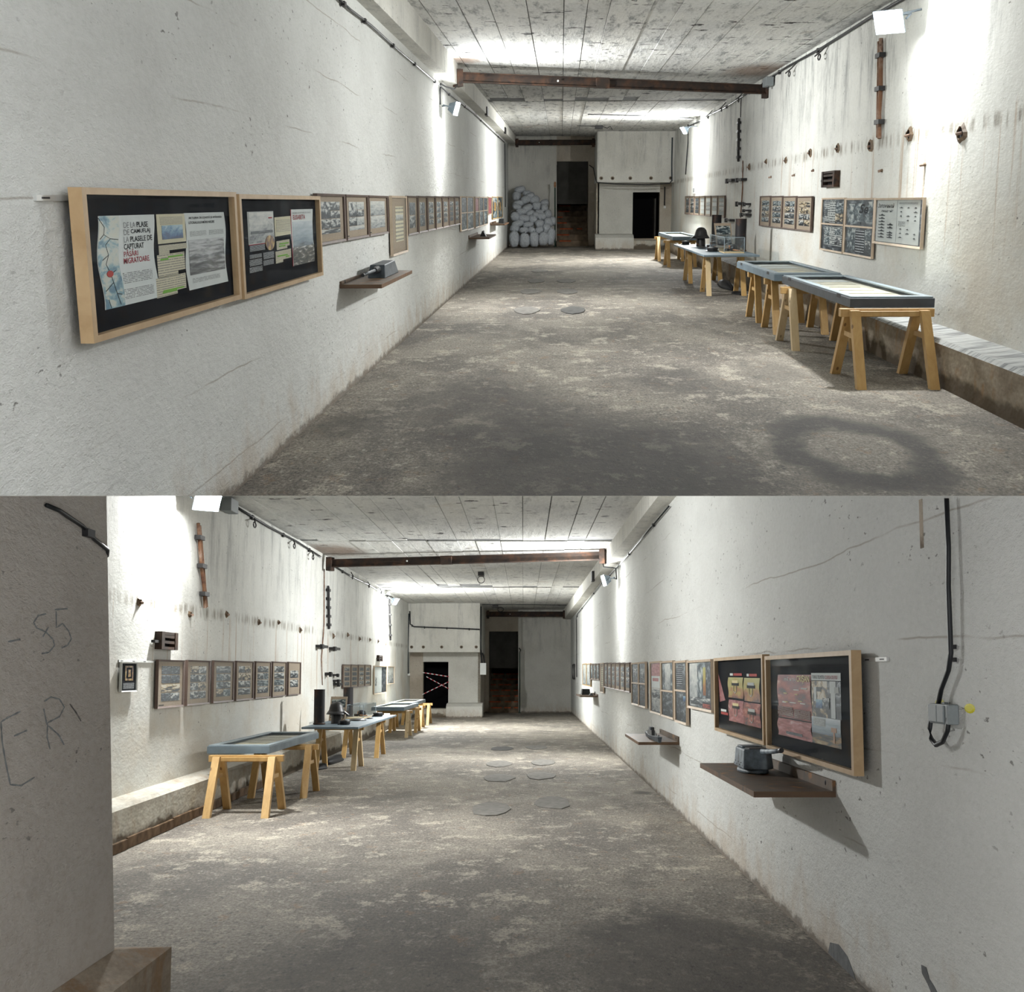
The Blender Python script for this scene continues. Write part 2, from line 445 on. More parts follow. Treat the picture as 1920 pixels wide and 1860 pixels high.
photo('photo_sky', [(0.05, (0.07, 0.085, 0.10)), (0.3, (0.22, 0.28, 0.33)), (0.6, (0.40, 0.46, 0.50)), (0.9, (0.58, 0.62, 0.64))], 3, 1.2, 0.7, 0.6)
photo('photo_sea', [(0.1, (0.02, 0.05, 0.13)), (0.4, (0.04, 0.12, 0.27)), (0.65, (0.13, 0.27, 0.40)), (0.95, (0.36, 0.50, 0.56))], 2.5, 4, 0.8, 0.8)
photo('photo_map', [(0.2, (0.10, 0.22, 0.30)), (0.42, (0.28, 0.42, 0.46)), (0.55, (0.55, 0.58, 0.52)), (0.9, (0.62, 0.60, 0.50))], 5, 1.4, 0.1, 1.3)
photo('photo_land', [(0.1, (0.012, 0.013, 0.013)), (0.45, (0.07, 0.065, 0.05)), (0.7, (0.26, 0.14, 0.045)), (1.0, (0.42, 0.32, 0.16))], 3, 2, -0.2, 1.3)
photo('photo_town', [(0.15, (0.012, 0.014, 0.015)), (0.5, (0.06, 0.065, 0.05)), (0.68, (0.20, 0.17, 0.14)), (0.9, (0.62, 0.62, 0.6))], 6, 4, 0.1, 1.3)
photo('photo_gold', [(0.15, (0.05, 0.02, 0.02)), (0.45, (0.24, 0.11, 0.05)), (0.65, (0.55, 0.34, 0.07)), (0.95, (0.70, 0.60, 0.40))], 3, 3, 0.0, 1.1)


def text_rows(key, paper, ink, rows, dens=0.5, cols=14.0):
    """Paragraphs too small to read: rows of broken ink on paper."""
    g = Mat(key, 0.8, 0.2)
    v = g.coord('Generated')
    s = g.sep(v)
    zz = g.math('FRACT', g.math('MULTIPLY', s[2], rows))
    line = g.math('MULTIPLY', g.step(zz, 0.25, 0.35), g.math('SUBTRACT', 1.0, g.step(zz, 0.68, 0.78)))
    row = g.math('FLOOR', g.math('MULTIPLY', s[2], rows))
    vec = g.add('ShaderNodeCombineXYZ', {0: g.math('MULTIPLY', s[0], cols), 1: g.math('MULTIPLY', row, 3.7), 2: g.rnd(20)}).outputs[0]
    m = g.math('MULTIPLY', line, g.step(g.noise(vec, 2.0, 2), dens - 0.12, dens))
    g.col(g.mix(m, paper, ink))
    M[key] = g.m


text_rows('print_on_white', (0.70, 0.72, 0.70), (0.16, 0.165, 0.17), 7)
text_rows('print_on_cream', (0.70, 0.64, 0.47), (0.33, 0.31, 0.27), 9, 0.45, 20)
text_rows('print_on_dark', (0.022, 0.024, 0.03), (0.50, 0.51, 0.52), 9, 0.45)
text_rows('print_on_red', (0.12, 0.03, 0.028), (0.50, 0.44, 0.40), 8, 0.45)
text_rows('print_on_grey', (0.46, 0.47, 0.45), (0.08, 0.085, 0.09), 9, 0.5, 5)


def glass(key, tint=(0.97, 0.98, 0.985), rough=0.03, lo=0.003, hi=0.045):
    m = bpy.data.materials.new(key)
    m.use_nodes = True
    t = m.node_tree
    t.nodes.clear()
    o = t.nodes.new('ShaderNodeOutputMaterial')
    mx = t.nodes.new('ShaderNodeMixShader')
    tr = t.nodes.new('ShaderNodeBsdfTransparent')
    gl = t.nodes.new('ShaderNodeBsdfGlossy')
    lw = t.nodes.new('ShaderNodeLayerWeight')
    pw = t.nodes.new('ShaderNodeMath')
    pw.operation = 'POWER'
    pw.inputs[1].default_value = 4.0
    mr = t.nodes.new('ShaderNodeMapRange')
    mr.inputs['To Min'].default_value = lo
    mr.inputs['To Max'].default_value = hi
    tr.inputs[0].default_value = (*tint, 1)
    gl.inputs['Roughness'].default_value = rough
    gl.inputs[0].default_value = (0.9, 0.95, 1, 1)
    t.links.new(lw.outputs['Facing'], pw.inputs[0])
    t.links.new(pw.outputs[0], mr.inputs['Value'])
    t.links.new(mr.outputs[0], mx.inputs[0])
    t.links.new(tr.outputs[0], mx.inputs[1])
    t.links.new(gl.outputs[0], mx.inputs[2])
    t.links.new(mx.outputs[0], o.inputs[0])
    M[key] = m


glass('glass_clear')
glass('acrylic', (0.95, 0.97, 0.98), 0.06, 0.04, 0.4)

gm = bpy.data.materials.new('lamp_glow')
gm.use_nodes = True
gt = gm.node_tree
gt.nodes.clear()
_o = gt.nodes.new('ShaderNodeOutputMaterial')
_e = gt.nodes.new('ShaderNodeEmission')
_e.inputs[0].default_value = (0.97, 1.0, 1.0, 1)
_e.inputs[1].default_value = 25.0
gt.links.new(_e.outputs[0], _o.inputs[0])
M['lamp_glow'] = gm


# ---------------------------------------------------------------- geometry helpers
class Geo:
    def __init__(self):
        self.v, self.f = [], []

    def add(self, vs, fs):
        b = len(self.v)
        self.v += [Vector(p) for p in vs]
        self.f += [[b + i for i in f] for f in fs]
        return self

    def hexa(self, p):
        """Eight corners: bottom 0-3 counter-clockwise, top 4-7."""
        return self.add(p, [(3, 2, 1, 0), (4, 5, 6, 7), (0, 1, 5, 4), (1, 2, 6, 5), (2, 3, 7, 6), (3, 0, 4, 7)])

    def box(self, x0, y0, z0, x1, y1, z1):
        return self.hexa([(x0, y0, z0), (x1, y0, z0), (x1, y1, z0), (x0, y1, z0), (x0, y0, z1), (x1, y0, z1), (x1, y1, z1), (x0, y1, z1)])

    def prism(self, poly, ax, a, b):
        """Polygon (2D) extruded along axis ax from a to b."""
        def P(p, t):
            q = list(p)
            q.insert(ax, t)
            return tuple(q)
        n = len(poly)
        vs = [P(p, a) for p in poly] + [P(p, b) for p in poly]
        fs = [tuple(range(n))[::-1], tuple(range(n, 2 * n))] + [(i, (i + 1) % n, n + (i + 1) % n, n + i) for i in range(n)]
        return self.add(vs, fs)

    def tube(self, pts, r, seg=6, closed=False):
        pts = [Vector(p) for p in pts]
        n = len(pts)
        rings = []
        ref = Vector((0.13, 0.21, 0.97))
        for i, p in enumerate(pts):
            a = pts[(i - 1) % n] if closed or i > 0 else p
            b = pts[(i + 1) % n] if closed or i < n - 1 else p
            t = (b - a).normalized()
            s = t.cross(ref)
            if s.length < 1e-3:
                s = t.cross(Vector((1, 0, 0)))
            s.normalize()
            u = s.cross(t)
            rr = r[i] if isinstance(r, (list, tuple)) else r
            rings.append([p + rr * (math.cos(2 * math.pi * k / seg) * s + math.sin(2 * math.pi * k / seg) * u) for k in range(seg)])
        vs = [q for R in rings for q in R]
        fs = []
        m = n if closed else n - 1
        for i in range(m):
            j = (i + 1) % n
            for k in range(seg):
                l = (k + 1) % seg
                fs.append((i * seg + k, j * seg + k, j * seg + l, i * seg + l))
        if not closed:
            fs.append(tuple(range(seg))[::-1])
            fs.append(tuple((n - 1) * seg + k for k in range(seg)))
        return self.add(vs, fs)

    def lathe(self, prof, seg=20, c=(0, 0, 0), sy=1.0):
        """Profile of (radius, z) around the z axis; sy stretches along y."""
        vs, fs = [], []
        for r, z in prof:
            for k in range(seg):
                a = 2 * math.pi * k / seg
                vs.append((c[0] + r * math.cos(a), c[1] + sy * r * math.sin(a), c[2] + z))
        n = len(prof)
        for i in range(n - 1):
            for k in range(seg):
                l = (k + 1) % seg
                fs.append((i * seg + k, i * seg + l, (i + 1) * seg + l, (i + 1) * seg + k))
        fs.append(tuple(range(seg))[::-1])
        fs.append(tuple((n - 1) * seg + k for k in range(seg)))
        return self.add(vs, fs)

    def xf(self, m):
        self.v = [m @ p for p in self.v]
        return self

    def mesh(self, name, smooth=False):
        me = bpy.data.meshes.new(name)
        me.from_pydata([tuple(p) for p in self.v], [], self.f)
        bm = bmesh.new()
        bm.from_mesh(me)
        bmesh.ops.recalc_face_normals(bm, faces=bm.faces)
        bm.to_mesh(me)
        bm.free()
        if smooth:
            for p in me.polygons:
                p.use_smooth = True
        me.validate()
        return me


T = Matrix.Translation


def RZ(d): return Matrix.Rotation(math.radians(d), 4, 'Z')
def RX(d): return Matrix.Rotation(math.radians(d), 4, 'X')
def RY(d): return Matrix.Rotation(math.radians(d), 4, 'Y')
def SC(x, y, z): return Matrix.Diagonal((x, y, z, 1))


def link(name, me, mat, parent=None, m=None):
    o = bpy.data.objects.new(name, me)
    COL.objects.link(o)
    if mat is not None and me is not None and not me.materials:
        me.materials.append(M[mat])
    if parent is not None:
        o.parent = parent
        o.matrix_basis = m if m is not None else Matrix.Identity(4)
    else:
        o.matrix_world = ROOM @ (m if m is not None else Matrix.Identity(4))
    return o


def part(name, geo, mat, parent, m=None, smooth=False, bevel=0.0, label=None):
    o = link(name, geo.mesh(name, smooth), mat, parent, m)
    if bevel:
        b = o.modifiers.new('bevel', 'BEVEL')
        b.width = bevel
        b.segments = 2
        b.limit_method = 'ANGLE'
    if label:
        o['label'] = label
    return o


def tag(o, label, cat, group=None):
    o['label'] = label
    o['category'] = cat
    if group:
        o['group'] = group
    return o


def thing(name, label, cat, m, group=None):
    o = bpy.data.objects.new(name, None)
    COL.objects.link(o)
    o.empty_display_size = 0.1
    o.matrix_world = ROOM @ m
    return tag(o, label, cat, group)


def single(name, geo, mat, label, cat, m=None, group=None, smooth=False, bevel=0.0):
    o = part(name, geo, mat, None, m, smooth, bevel)
    return tag(o, label, cat, group)


def struct(name, geo, mat, cut=True, smooth=False, parent=None, label=None):
    """A piece of the building; cut where the added light baffle passes."""
    o = link(name, geo.mesh(name, smooth), mat, parent)
    if cut:
        bm = bmesh.new()
        bm.from_mesh(o.data)
        mi = ROOM.inverted()
        co = mi @ EYE
        no = (mi.to_3x3() @ SEAM_N).normalized()
        upper = ROOM == HALL_A
        r = bmesh.ops.bisect_plane(bm, geom=bm.verts[:] + bm.edges[:] + bm.faces[:], plane_co=co, plane_no=no,
                                   clear_inner=upper, clear_outer=not upper)
        bmesh.ops.holes_fill(bm, edges=[e for e in bm.edges if e.is_boundary], sides=0)
        bmesh.ops.recalc_face_normals(bm, faces=bm.faces)
        bm.to_mesh(o.data)
        bm.free()
    if parent is None:
        o['kind'] = 'structure'
    if label:
        o['label'] = label
    return o


def wallM(side, y, z, off=0.0):
    """Placement on a side wall: local x runs to the viewer's right, -y faces the room."""
    if ROOM == HALL_A:
        if side == 'L':
            return T((A_XL + off, y, z)) @ RZ(90)
        return T((A_XR(y) - off, y, z)) @ RZ(-90 - 0.516)
    if side == 'R':
        return T((B_XR - off, y, z)) @ RZ(-90)
    return T((B_XL(y) + off, y, z)) @ RZ(90 + 0.733)


def wx(side, y, off=0.0):
    return wallM(side, y, 0, off).translation.x


UNIT = {}


def unit_box(mat):
    """Shared unit sheet: x,z in -0.5..0.5, y in -1..0."""
    if mat not in UNIT:
        UNIT[mat] = Geo().box(-0.5, -1, -0.5, 0.5, 0, 0.5).mesh('sheet_' + mat)
        UNIT[mat].materials.append(M[mat])
    return UNIT[mat]


def under(o, prt):
    """Make o a sub-part of a part, keeping its place on the thing."""
    m = o.matrix_basis.copy()
    o.parent = prt
    o.matrix_parent_inverse = prt.matrix_basis.inverted()
    o.matrix_basis = m


def sheet(name, mat, parent, x, z, w, h, y, t=0.002, rot=0.0, label=None):
    o = bpy.data.objects.new(name, unit_box(mat))
    COL.objects.link(o)
    o.parent = parent
    o.matrix_basis = T((x, y, z)) @ RY(rot) @ SC(w, t, h)
    if label:
        o['label'] = label
    return o


def lettering(txt, mat, parent, x, z, w, h, y, shear=0.0, bold=0.0):
    """Raised-ink lettering filling the box x..x+w, z..z+h on a sheet facing -y."""
    cu = bpy.data.curves.new('lettering', 'FONT')
    cu.body = txt
    cu.resolution_u = 3
    cu.shear = shear
    cu.offset = bold
    ob = bpy.data.objects.new('lettering_source', cu)
    COL.objects.link(ob)
    dg = bpy.context.evaluated_depsgraph_get()
    me = bpy.data.meshes.new_from_object(ob.evaluated_get(dg))
    bpy.data.objects.remove(ob)
    bpy.data.curves.remove(cu)
    xs = [v.co.x for v in me.vertices]
    ys = [v.co.y for v in me.vertices]
    x0, x1, y0, y1 = min(xs), max(xs), min(ys), max(ys)
    for v in me.vertices:
        px = x + (v.co.x - x0) / (x1 - x0) * w
        pz = z + (v.co.y - y0) / (y1 - y0) * h
        v.co = (px, y, pz)
    me.name = 'lettering'
    me.materials.clear()
    me.materials.append(M[mat])
    return link('lettering', me, None, parent)


ORD = ['first', 'second', 'third', 'fourth', 'fifth', 'sixth', 'seventh', 'eighth', 'ninth', 'tenth', 'eleventh', 'twelfth']

# ================================================================ the building
def strips(zc, xl, xr, y0, y1, n, mat, seed, thick=0.25):
    """Board-marked ceiling: a slab with one proud strip per formwork board."""
    rnd = random.Random(seed)
    slab = Geo()
    slab.hexa([(xl(y0) - .2, y0, zc(y0) + .02), (xr(y0) + .2, y0, zc(y0) + .02), (xr(y1) + .2, y1, zc(y1) + .02), (xl(y1) - .2, y1, zc(y1) + .02),
               (xl(y0) - .2, y0, zc(y0) + thick), (xr(y0) + .2, y0, zc(y0) + thick), (xr(y1) + .2, y1, zc(y1) + thick), (xl(y1) - .2, y1, zc(y1) + thick)])
    c = struct('ceiling', slab, 'seam_dark')
    cuts = [0.0]
    while cuts[-1] < 1:
        cuts.append(cuts[-1] + rnd.uniform(0.045, 0.095))
    cuts[-1] = 1.0
    joint = y0 + (y1 - y0) * 0.27
    for a, b in zip(cuts[:-1], cuts[1:]):
        for (s, e) in ((y0, joint + rnd.uniform(-.25, .25)), (joint + .3, y0 + (y1 - y0) * .6 + rnd.uniform(-1, 1)), (y0 + (y1 - y0) * .6 + 1.1, y1)):
            d = rnd.uniform(-0.004, 0.012)
            g = Geo()
            gp = 0.0012 + rnd.random() * 0.004
            def X(t, y): return xl(y) + (xr(y) - xl(y)) * t
            lo = [(X(a, s) + gp * 2, s, zc(s) + d), (X(b, s) - gp * 2, s, zc(s) + d), (X(b, e) - gp * 2, e, zc(e) + d), (X(a, e) + gp * 2, e, zc(e) + d)]
            hi = [(X(a, s) + gp, s, zc(s) + .03), (X(b, s) - gp, s, zc(s) + .03), (X(b, e) - gp, e, zc(e) + .03), (X(a, e) + gp, e, zc(e) + .03)]
            g.hexa(lo + hi)
            struct('board_strip', g, mat, parent=c)
    return c


def side_wall(name, fx, y0, y1, z1, out, mat, cut=True):
    """Side wall whose inner face is x = fx(y); out = direction of its thickness."""
    g = Geo()
    a, b = fx(y0), fx(y1)
    t = 0.35 * out
    g.hexa([(a, y0, -.3), (a + t, y0, -.3), (b + t, y1, -.3), (b, y1, -.3), (a, y0, z1), (a + t, y0, z1), (b + t, y1, z1), (b, y1, z1)])
    return struct(name, g, mat, cut)


def ledge(name, fx, w, h0, h1, y0, y1, sgn, mat, cut=True):
    """Low concrete kerb along a wall with a bevelled top."""
    g = Geo()
    n = 14
    rnd = random.Random(5)
    prof = [(w, 0.0), (w, h0 - .02), (w - .05, h0 + .015), (0.0, h1), (-.1, h1), (-.1, 0)]
    rings = []
    for i in range(n + 1):
        y = y0 + (y1 - y0) * i / n
        j = rnd.uniform(-.008, .008)
        rings.append([(fx(y) - sgn * (p[0] + (j if p[0] > .1 else 0)), y, p[1] + (j if 0 < p[1] else 0)) for p in prof])
    k = len(prof)
    vs = [p for r in rings for p in r]
    fs = [(i * k + a, i * k + (a + 1) % k, (i + 1) * k + (a + 1) % k, (i + 1) * k + a) for i in range(n) for a in range(k)]
    fs += [tuple(range(k)), tuple(n * k + a for a in range(k))]
    g.add(vs, fs)
    return struct(name, g, mat, cut)


# ---- upper hall
ROOM = HALL_A
A_Y0 = 1.5
struct('floor', Geo().box(-2.5, 4, -.25, 5.2, 68, 0), 'concrete_floor_a')
side_wall('wall_left', lambda y: A_XL, A_Y0, 66, 5.0, -1, 'plaster_smooth_a')
side_wall('wall_right', A_XR, A_Y0, 66, 5.0, 1, 'plaster_streaked_a')
strips(A_ZC, lambda y: A_XL - .02, A_XR, A_Y0, 60.6, 13, 'ceiling_concrete_a', 3)
struct('beam_side', Geo().hexa([(A_XL - .05, A_Y0, A_ZC(A_Y0) - .46), (A_XL + .13, A_Y0, A_ZC(A_Y0) - .46), (A_XL + .36, 60.5, A_ZC(60.5) - .30), (A_XL - .05, 60.5, A_ZC(60.5) - .30),
                                (A_XL - .05, A_Y0, 4.6), (A_XL + .13, A_Y0, 4.6), (A_XL + .36, 60.5, 4.9), (A_XL - .05, 60.5, 4.9)]), 'plaster_block')
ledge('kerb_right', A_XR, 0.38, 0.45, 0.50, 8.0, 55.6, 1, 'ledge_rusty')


def end_block(x_in, x_out, yf, yl, zl, ztop, door, plinth_x, sgn):
    """Projecting block at the hall end: overhanging upper part, recessed lower wall with a doorway, plinth."""
    a, b = sorted((x_in, x_out))
    d0, d1, dz0, dz1 = door
    yb = A_BACK if ROOM == HALL_A else B_BACK
    ub = struct('wall_block_upper', Geo().box(a, yf, zl, b, yb + .3, ztop), 'plaster_block', False)
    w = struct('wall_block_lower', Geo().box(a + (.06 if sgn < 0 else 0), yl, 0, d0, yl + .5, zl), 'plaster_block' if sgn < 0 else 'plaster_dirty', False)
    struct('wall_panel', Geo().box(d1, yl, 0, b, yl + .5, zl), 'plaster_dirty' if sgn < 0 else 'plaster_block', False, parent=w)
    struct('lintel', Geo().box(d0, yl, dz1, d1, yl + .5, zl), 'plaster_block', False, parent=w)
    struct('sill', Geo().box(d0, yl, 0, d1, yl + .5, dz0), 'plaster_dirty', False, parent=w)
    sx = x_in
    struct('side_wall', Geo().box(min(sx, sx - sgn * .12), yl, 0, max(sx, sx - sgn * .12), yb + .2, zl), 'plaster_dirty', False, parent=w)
    dr = struct('door_1' if ROOM == HALL_A else 'door_2', Geo().box(d0, yl + 1.6, dz0 - .3, d1, yl + 1.65, dz1 + .2), 'void_black', False)  # black panels paint the darkness of the unlit room behind the doorway
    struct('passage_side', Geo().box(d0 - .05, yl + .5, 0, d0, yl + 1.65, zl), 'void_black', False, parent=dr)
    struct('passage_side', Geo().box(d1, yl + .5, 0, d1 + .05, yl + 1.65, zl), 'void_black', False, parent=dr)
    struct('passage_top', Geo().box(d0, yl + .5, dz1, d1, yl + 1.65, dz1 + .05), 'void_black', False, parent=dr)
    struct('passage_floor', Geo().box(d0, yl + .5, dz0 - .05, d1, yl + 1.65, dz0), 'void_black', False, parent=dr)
    if sgn < 0:
        leaf = struct('door_leaf', Geo().box(d1 - .2, yl + .1, dz0 + .02, d1 - .15, yl + 1.3, dz1 - .25), 'door_dark', False, parent=dr)
        struct('door_handle', Geo().tube([(d1 - .22, yl + .3, 1.25), (d1 - .26, yl + .3, 1.25), (d1 - .26, yl + .6, 1.25)], .012), 'iron_black', False, parent=dr)
    p0, p1 = plinth_x
    g = Geo()
    g.prism([(yl - 1.45, 0), (yl - 1.45, .47), (yl - 1.1, .58), (yl, .60), (yl, 0)], 0, p0, p1)
    pl = struct('plinth', g, 'plaster_block', False)
    q0, q1 = (p1, b) if sgn < 0 else (a, p0)
    struct('plinth_step', Geo().box(q0, yl - 1.3, 0, q1, yl, .36), 'ledge_pale', False, parent=pl)
    return ub


end_block(1.62, 4.78, 56.0, 57.2, 2.66, 4.72, (3.14, 4.26, .40, 2.28), (1.56, 3.12), -1)


def stairs(x0, x1, yb, top, riser, n, tread, edge_paint, wall_parts, ztop, open_top, paint_gap):
    """Stair opening in the end wall with steps climbing into the dark."""
    g = Geo()
    for bx in wall_parts:
        g.box(bx[0], yb, 0, bx[1], yb + .4, ztop)
    wb = struct('wall_back', Geo().box(wall_parts[0][0], yb, -.1, wall_parts[0][1], yb + .4, ztop), 'plaster_block', False)
    for bx in wall_parts[1:]:
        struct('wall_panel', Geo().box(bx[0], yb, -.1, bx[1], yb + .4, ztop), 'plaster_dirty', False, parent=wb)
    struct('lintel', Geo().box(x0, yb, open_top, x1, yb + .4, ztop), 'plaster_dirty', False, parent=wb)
    st = None
    for i in range(n):
        gg = Geo().box(x0 + .001, yb - .3 + i * tread, 0, x1 - .001, yb - .3 + (i + 1) * tread + (0.0 if i < n - 1 else 1.5), (i + 1) * riser)
        o = struct('stair_step', gg, 'step_concrete', False, parent=st)
        if st is None:
            o.name = 'stairs'
            st = o
        if edge_paint:
            rnd = random.Random(i)
            x = x0 + rnd.uniform(0, .15)
            while x < x1 - .1:
                e = min(x1, x + rnd.uniform(.2, .6))
                struct('painted_edge', Geo().box(x, yb - .315 + i * tread, (i + 1) * riser - .045, e, yb - .30 + i * tread, (i + 1) * riser + .002), 'step_paint', False, parent=st)
                x = e + rnd.uniform(.02, .25 * paint_gap)
    ye = yb - .3 + n * tread + 1.5
    sh = struct('stairwell', Geo().box(x0, ye, 0, x1, ye + .1, open_top + 1), 'door_dark', False)
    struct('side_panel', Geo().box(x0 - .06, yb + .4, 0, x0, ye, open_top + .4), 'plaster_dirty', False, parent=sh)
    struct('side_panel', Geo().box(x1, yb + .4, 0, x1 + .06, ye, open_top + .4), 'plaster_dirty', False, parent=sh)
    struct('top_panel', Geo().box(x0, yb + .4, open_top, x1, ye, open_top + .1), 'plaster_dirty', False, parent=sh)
    struct('door_panel', Geo().box(x0 + .02, yb + .41, n * riser + (.06 if ROOM == HALL_A else .26), x1 - .02, yb + .47, open_top + .02), 'door_dark', False, parent=sh)
    return st


stairs(-.03, 1.36, A_BACK, 1.75, .25, 7, .62, True, [(-2.3, -.03), (1.36, 1.7)], 5.0, 3.62, 12.0)

# ---- lower hall
ROOM = HALL_B
struct('floor', Geo().box(-5.6, 2, -.25, 2.3, 71, 0), 'concrete_floor_b')
side_wall('wall_right', lambda y: B_XR, 1.0, 68, 5.2, 1, 'plaster_smooth_b')
side_wall('wall_left', B_XL, 1.0, 68, 5.2, -1, 'plaster_streaked_b')
strips(B_ZC, B_XL, lambda y: B_XR + .02, 14.0, 64.1, 13, 'ceiling_concrete_b', 8)
struct('beam_side', Geo().hexa([(B_XR - .24, 14, B_ZC(14) - .27), (B_XR + .05, 14, B_ZC(14) - .27), (B_XR + .05, 64, B_ZC(64) - .46), (B_XR - .34, 64, B_ZC(64) - .46),
                                (B_XR - .24, 14, 4.8), (B_XR + .05, 14, 4.8), (B_XR + .05, 64, 5.1), (B_XR - .34, 64, 5.1)]), 'plaster_block')
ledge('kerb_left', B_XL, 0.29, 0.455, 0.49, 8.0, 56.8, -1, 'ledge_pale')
kerb = bpy.data.objects['kerb_left']
for i in range(9):
    y = 13.6 + i * 0.98
    g = Geo().box(-.02, 0, .004, .02, .94, .115 + .01 * (i % 2))
    br = part('brick', g, 'brick_brown', kerb, T((B_XL(y) + .295, y, 0)), bevel=.008)
end_block(-2.10, -5.25, 57.0, 58.2, 2.76, 4.98, (-4.60, -3.50, .36, 2.36), (-3.50, -1.98), 1)
stairs(-1.92, -.52, B_BACK, 1.85, .264, 7, .66, True, [(-.52, 2.1), (-2.2, -1.92)], 5.2, 3.86, 1.0)
# doorway pier beside the camera, with its splayed base
def pier_x(z): return -2.30 - 0.05 * (z - .34)     # the pier face is battered


pier = struct('pillar_wall', Geo().hexa([(-4.7, 1.5, -.2), (pier_x(-.2), 1.5, -.2), (pier_x(-.2), 7.62, -.2), (-4.7, 7.62, -.2), (-4.7, 1.5, 4.0), (pier_x(4), 1.5, 4.0), (pier_x(4), 7.62, 4.0), (-4.7, 7.62, 4.0)]), 'pillar_plaster')
g = Geo()
ring0 = [(-4.7, 1.5, .345), (-2.295, 1.5, .345), (-2.295, 7.63, .345), (-4.7, 7.63, .345)]
ring1 = [(-4.7, 1.5, .25), (-2.13, 1.5, .25), (-2.13, 8.18, .25), (-4.7, 8.18, .25)]
ring2 = [(-4.7, 1.5, -.1), (-2.13, 1.5, -.1), (-2.13, 8.18, -.1), (-4.7, 8.18, -.1)]
g.add(ring0 + ring1 + ring2, [(0, 1, 2, 3)] + [(i, (i + 1) % 4, 4 + (i + 1) % 4, 4 + i) for i in range(4)] + [(4 + i, 4 + (i + 1) % 4, 8 + (i + 1) % 4, 8 + i) for i in range(4)] + [(8, 9, 10, 11)])
struct('pier_base', g, 'ledge_brown', False, parent=pier)

# ---- added unseen baffle that stops light crossing between the halls
ROOM = HALL_A
kA = -SEAM_N.y / SEAM_N.z
kX = -SEAM_N.x / SEAM_N.z


def seam_z(x, y): return 1.87 + kA * y + kX * x


g = Geo()
for (ya, yb, ta, tb) in ((1.5, 22.0, 0.0, 0.004), (-0.3, -4.0, 0.0, 0.02)):
    q = [(-7, ya), (7, ya), (7, yb), (-7, yb)]
    tt = [ta, ta, tb, tb]
    g.hexa([(x, y, seam_z(x, y)) for x, y in q] + [(x, y, seam_z(x, y) + t + .00001) for (x, y), t in zip(q, tt)])
struct('light_baffle', g, 'concrete_floor_a', False)


# ================================================================ framed pictures
def ring(w, h, bx, bz, d, y0=0.0):
    """Mitred picture moulding, back at y0, front at y0 - d, base at z = 0."""
    g = Geo()
    o = [(-w / 2, 0), (w / 2, 0), (w / 2, h), (-w / 2, h)]
    i = [(-w / 2 + bx, bz), (w / 2 - bx, bz), (w / 2 - bx, h - bz), (-w / 2 + bx, h - bz)]
    yf = y0 - d
    yi = y0 - d * 0.8
    vs = [(x, y0, z) for x, z in o] + [(x, yf, z) for x, z in o] + [(x, yi, z) for x, z in i] + [(x, y0, z) for x, z in i]
    fs = []
    for a in range(4):
        b = (a + 1) % 4
        fs += [(a, b, 4 + b, 4 + a), (4 + a, 4 + b, 8 + b, 8 + a), (8 + a, 8 + b, 12 + b, 12 + a), (12 + a, 12 + b, b, a)]
    return g.add(vs, fs)


def rail_piece(w, h, bx, bz, d, k):
    """One mitred rail of a large frame (k: bottom, right, top, left)."""
    o = [(-w / 2, 0), (w / 2, 0), (w / 2, h), (-w / 2, h)]
    i = [(-w / 2 + bx, bz), (w / 2 - bx, bz), (w / 2 - bx, h - bz), (-w / 2 + bx, h - bz)]
    a, b = k, (k + 1) % 4
    q = [o[a], o[b], i[b], i[a]]
    return Geo().hexa([(x, 0, z) for x, z in q] + [(x, -d, z) for x, z in q])


def frame(side, ya, yb, z0, z1, style, label, group=None, tilt=0.0):
    w, h = abs(yb - ya), z1 - z0
    moulding, b, d, back, gap = {
        'brown': ('brown_frame', .022, .04, 'kraft_mat', .02), 'pale': ('pale_frame', .026, .04, 'photo_dark', .02),
        'oak': ('oak_frame', .030, .06, 'black_mat', .055), 'gold': ('gold_frame', .024, .03, 'photo_teal', .02),
        'white': ('switch_white', .014, .03, 'black_mat', .02)}[style]
    m = wallM(side, (ya + yb) / 2, z0, gap) @ RX(tilt)
    t = thing('picture_frame', label, 'picture', m, group)
    bx = b * (1.9 if style == 'oak' else 1.7)
    if style == 'oak':
        for k in range(4):
            part('frame_rail', rail_piece(w, h, bx, b, d, k), moulding, t)
    else:
        part('moulding', ring(w, h, bx, b, d), moulding, t)
    bk = sheet('backing', back, t, 0, h / 2, w - bx * 1.2, h - b * 1.2, -d * .3, .004)
    sheet('glass_pane', 'glass_clear', t, 0, h / 2, w - bx * 1.6, h - b * 1.6, -d * .72, .002)
    yp = -d * .3 - .0045

    def U(u): return -w / 2 + u * w
    def V(v): return v * h
    def put(mat, u0, u1, v0, v1, name='print', dy=0.0, rot=0.0):
        o = sheet(name, mat, t, U((u0 + u1) / 2), V((v0 + v1) / 2), (u1 - u0) * w, (v1 - v0) * h, yp - dy, .0015, rot)
        under(o, bk)
        return o
    def txt(s, mat, u0, u1, v0, v1, dy=.003, shear=0.0, bold=0.0):
        o = lettering(s, mat, t, U(u0), V(v0), (u1 - u0) * w, (v1 - v0) * h, yp - dy, shear, bold)
        under(o, bk)
        return o
    t_info = dict(t=t, w=w, h=h, U=U, V=V, put=put, txt=txt, yp=yp)
    return t_info


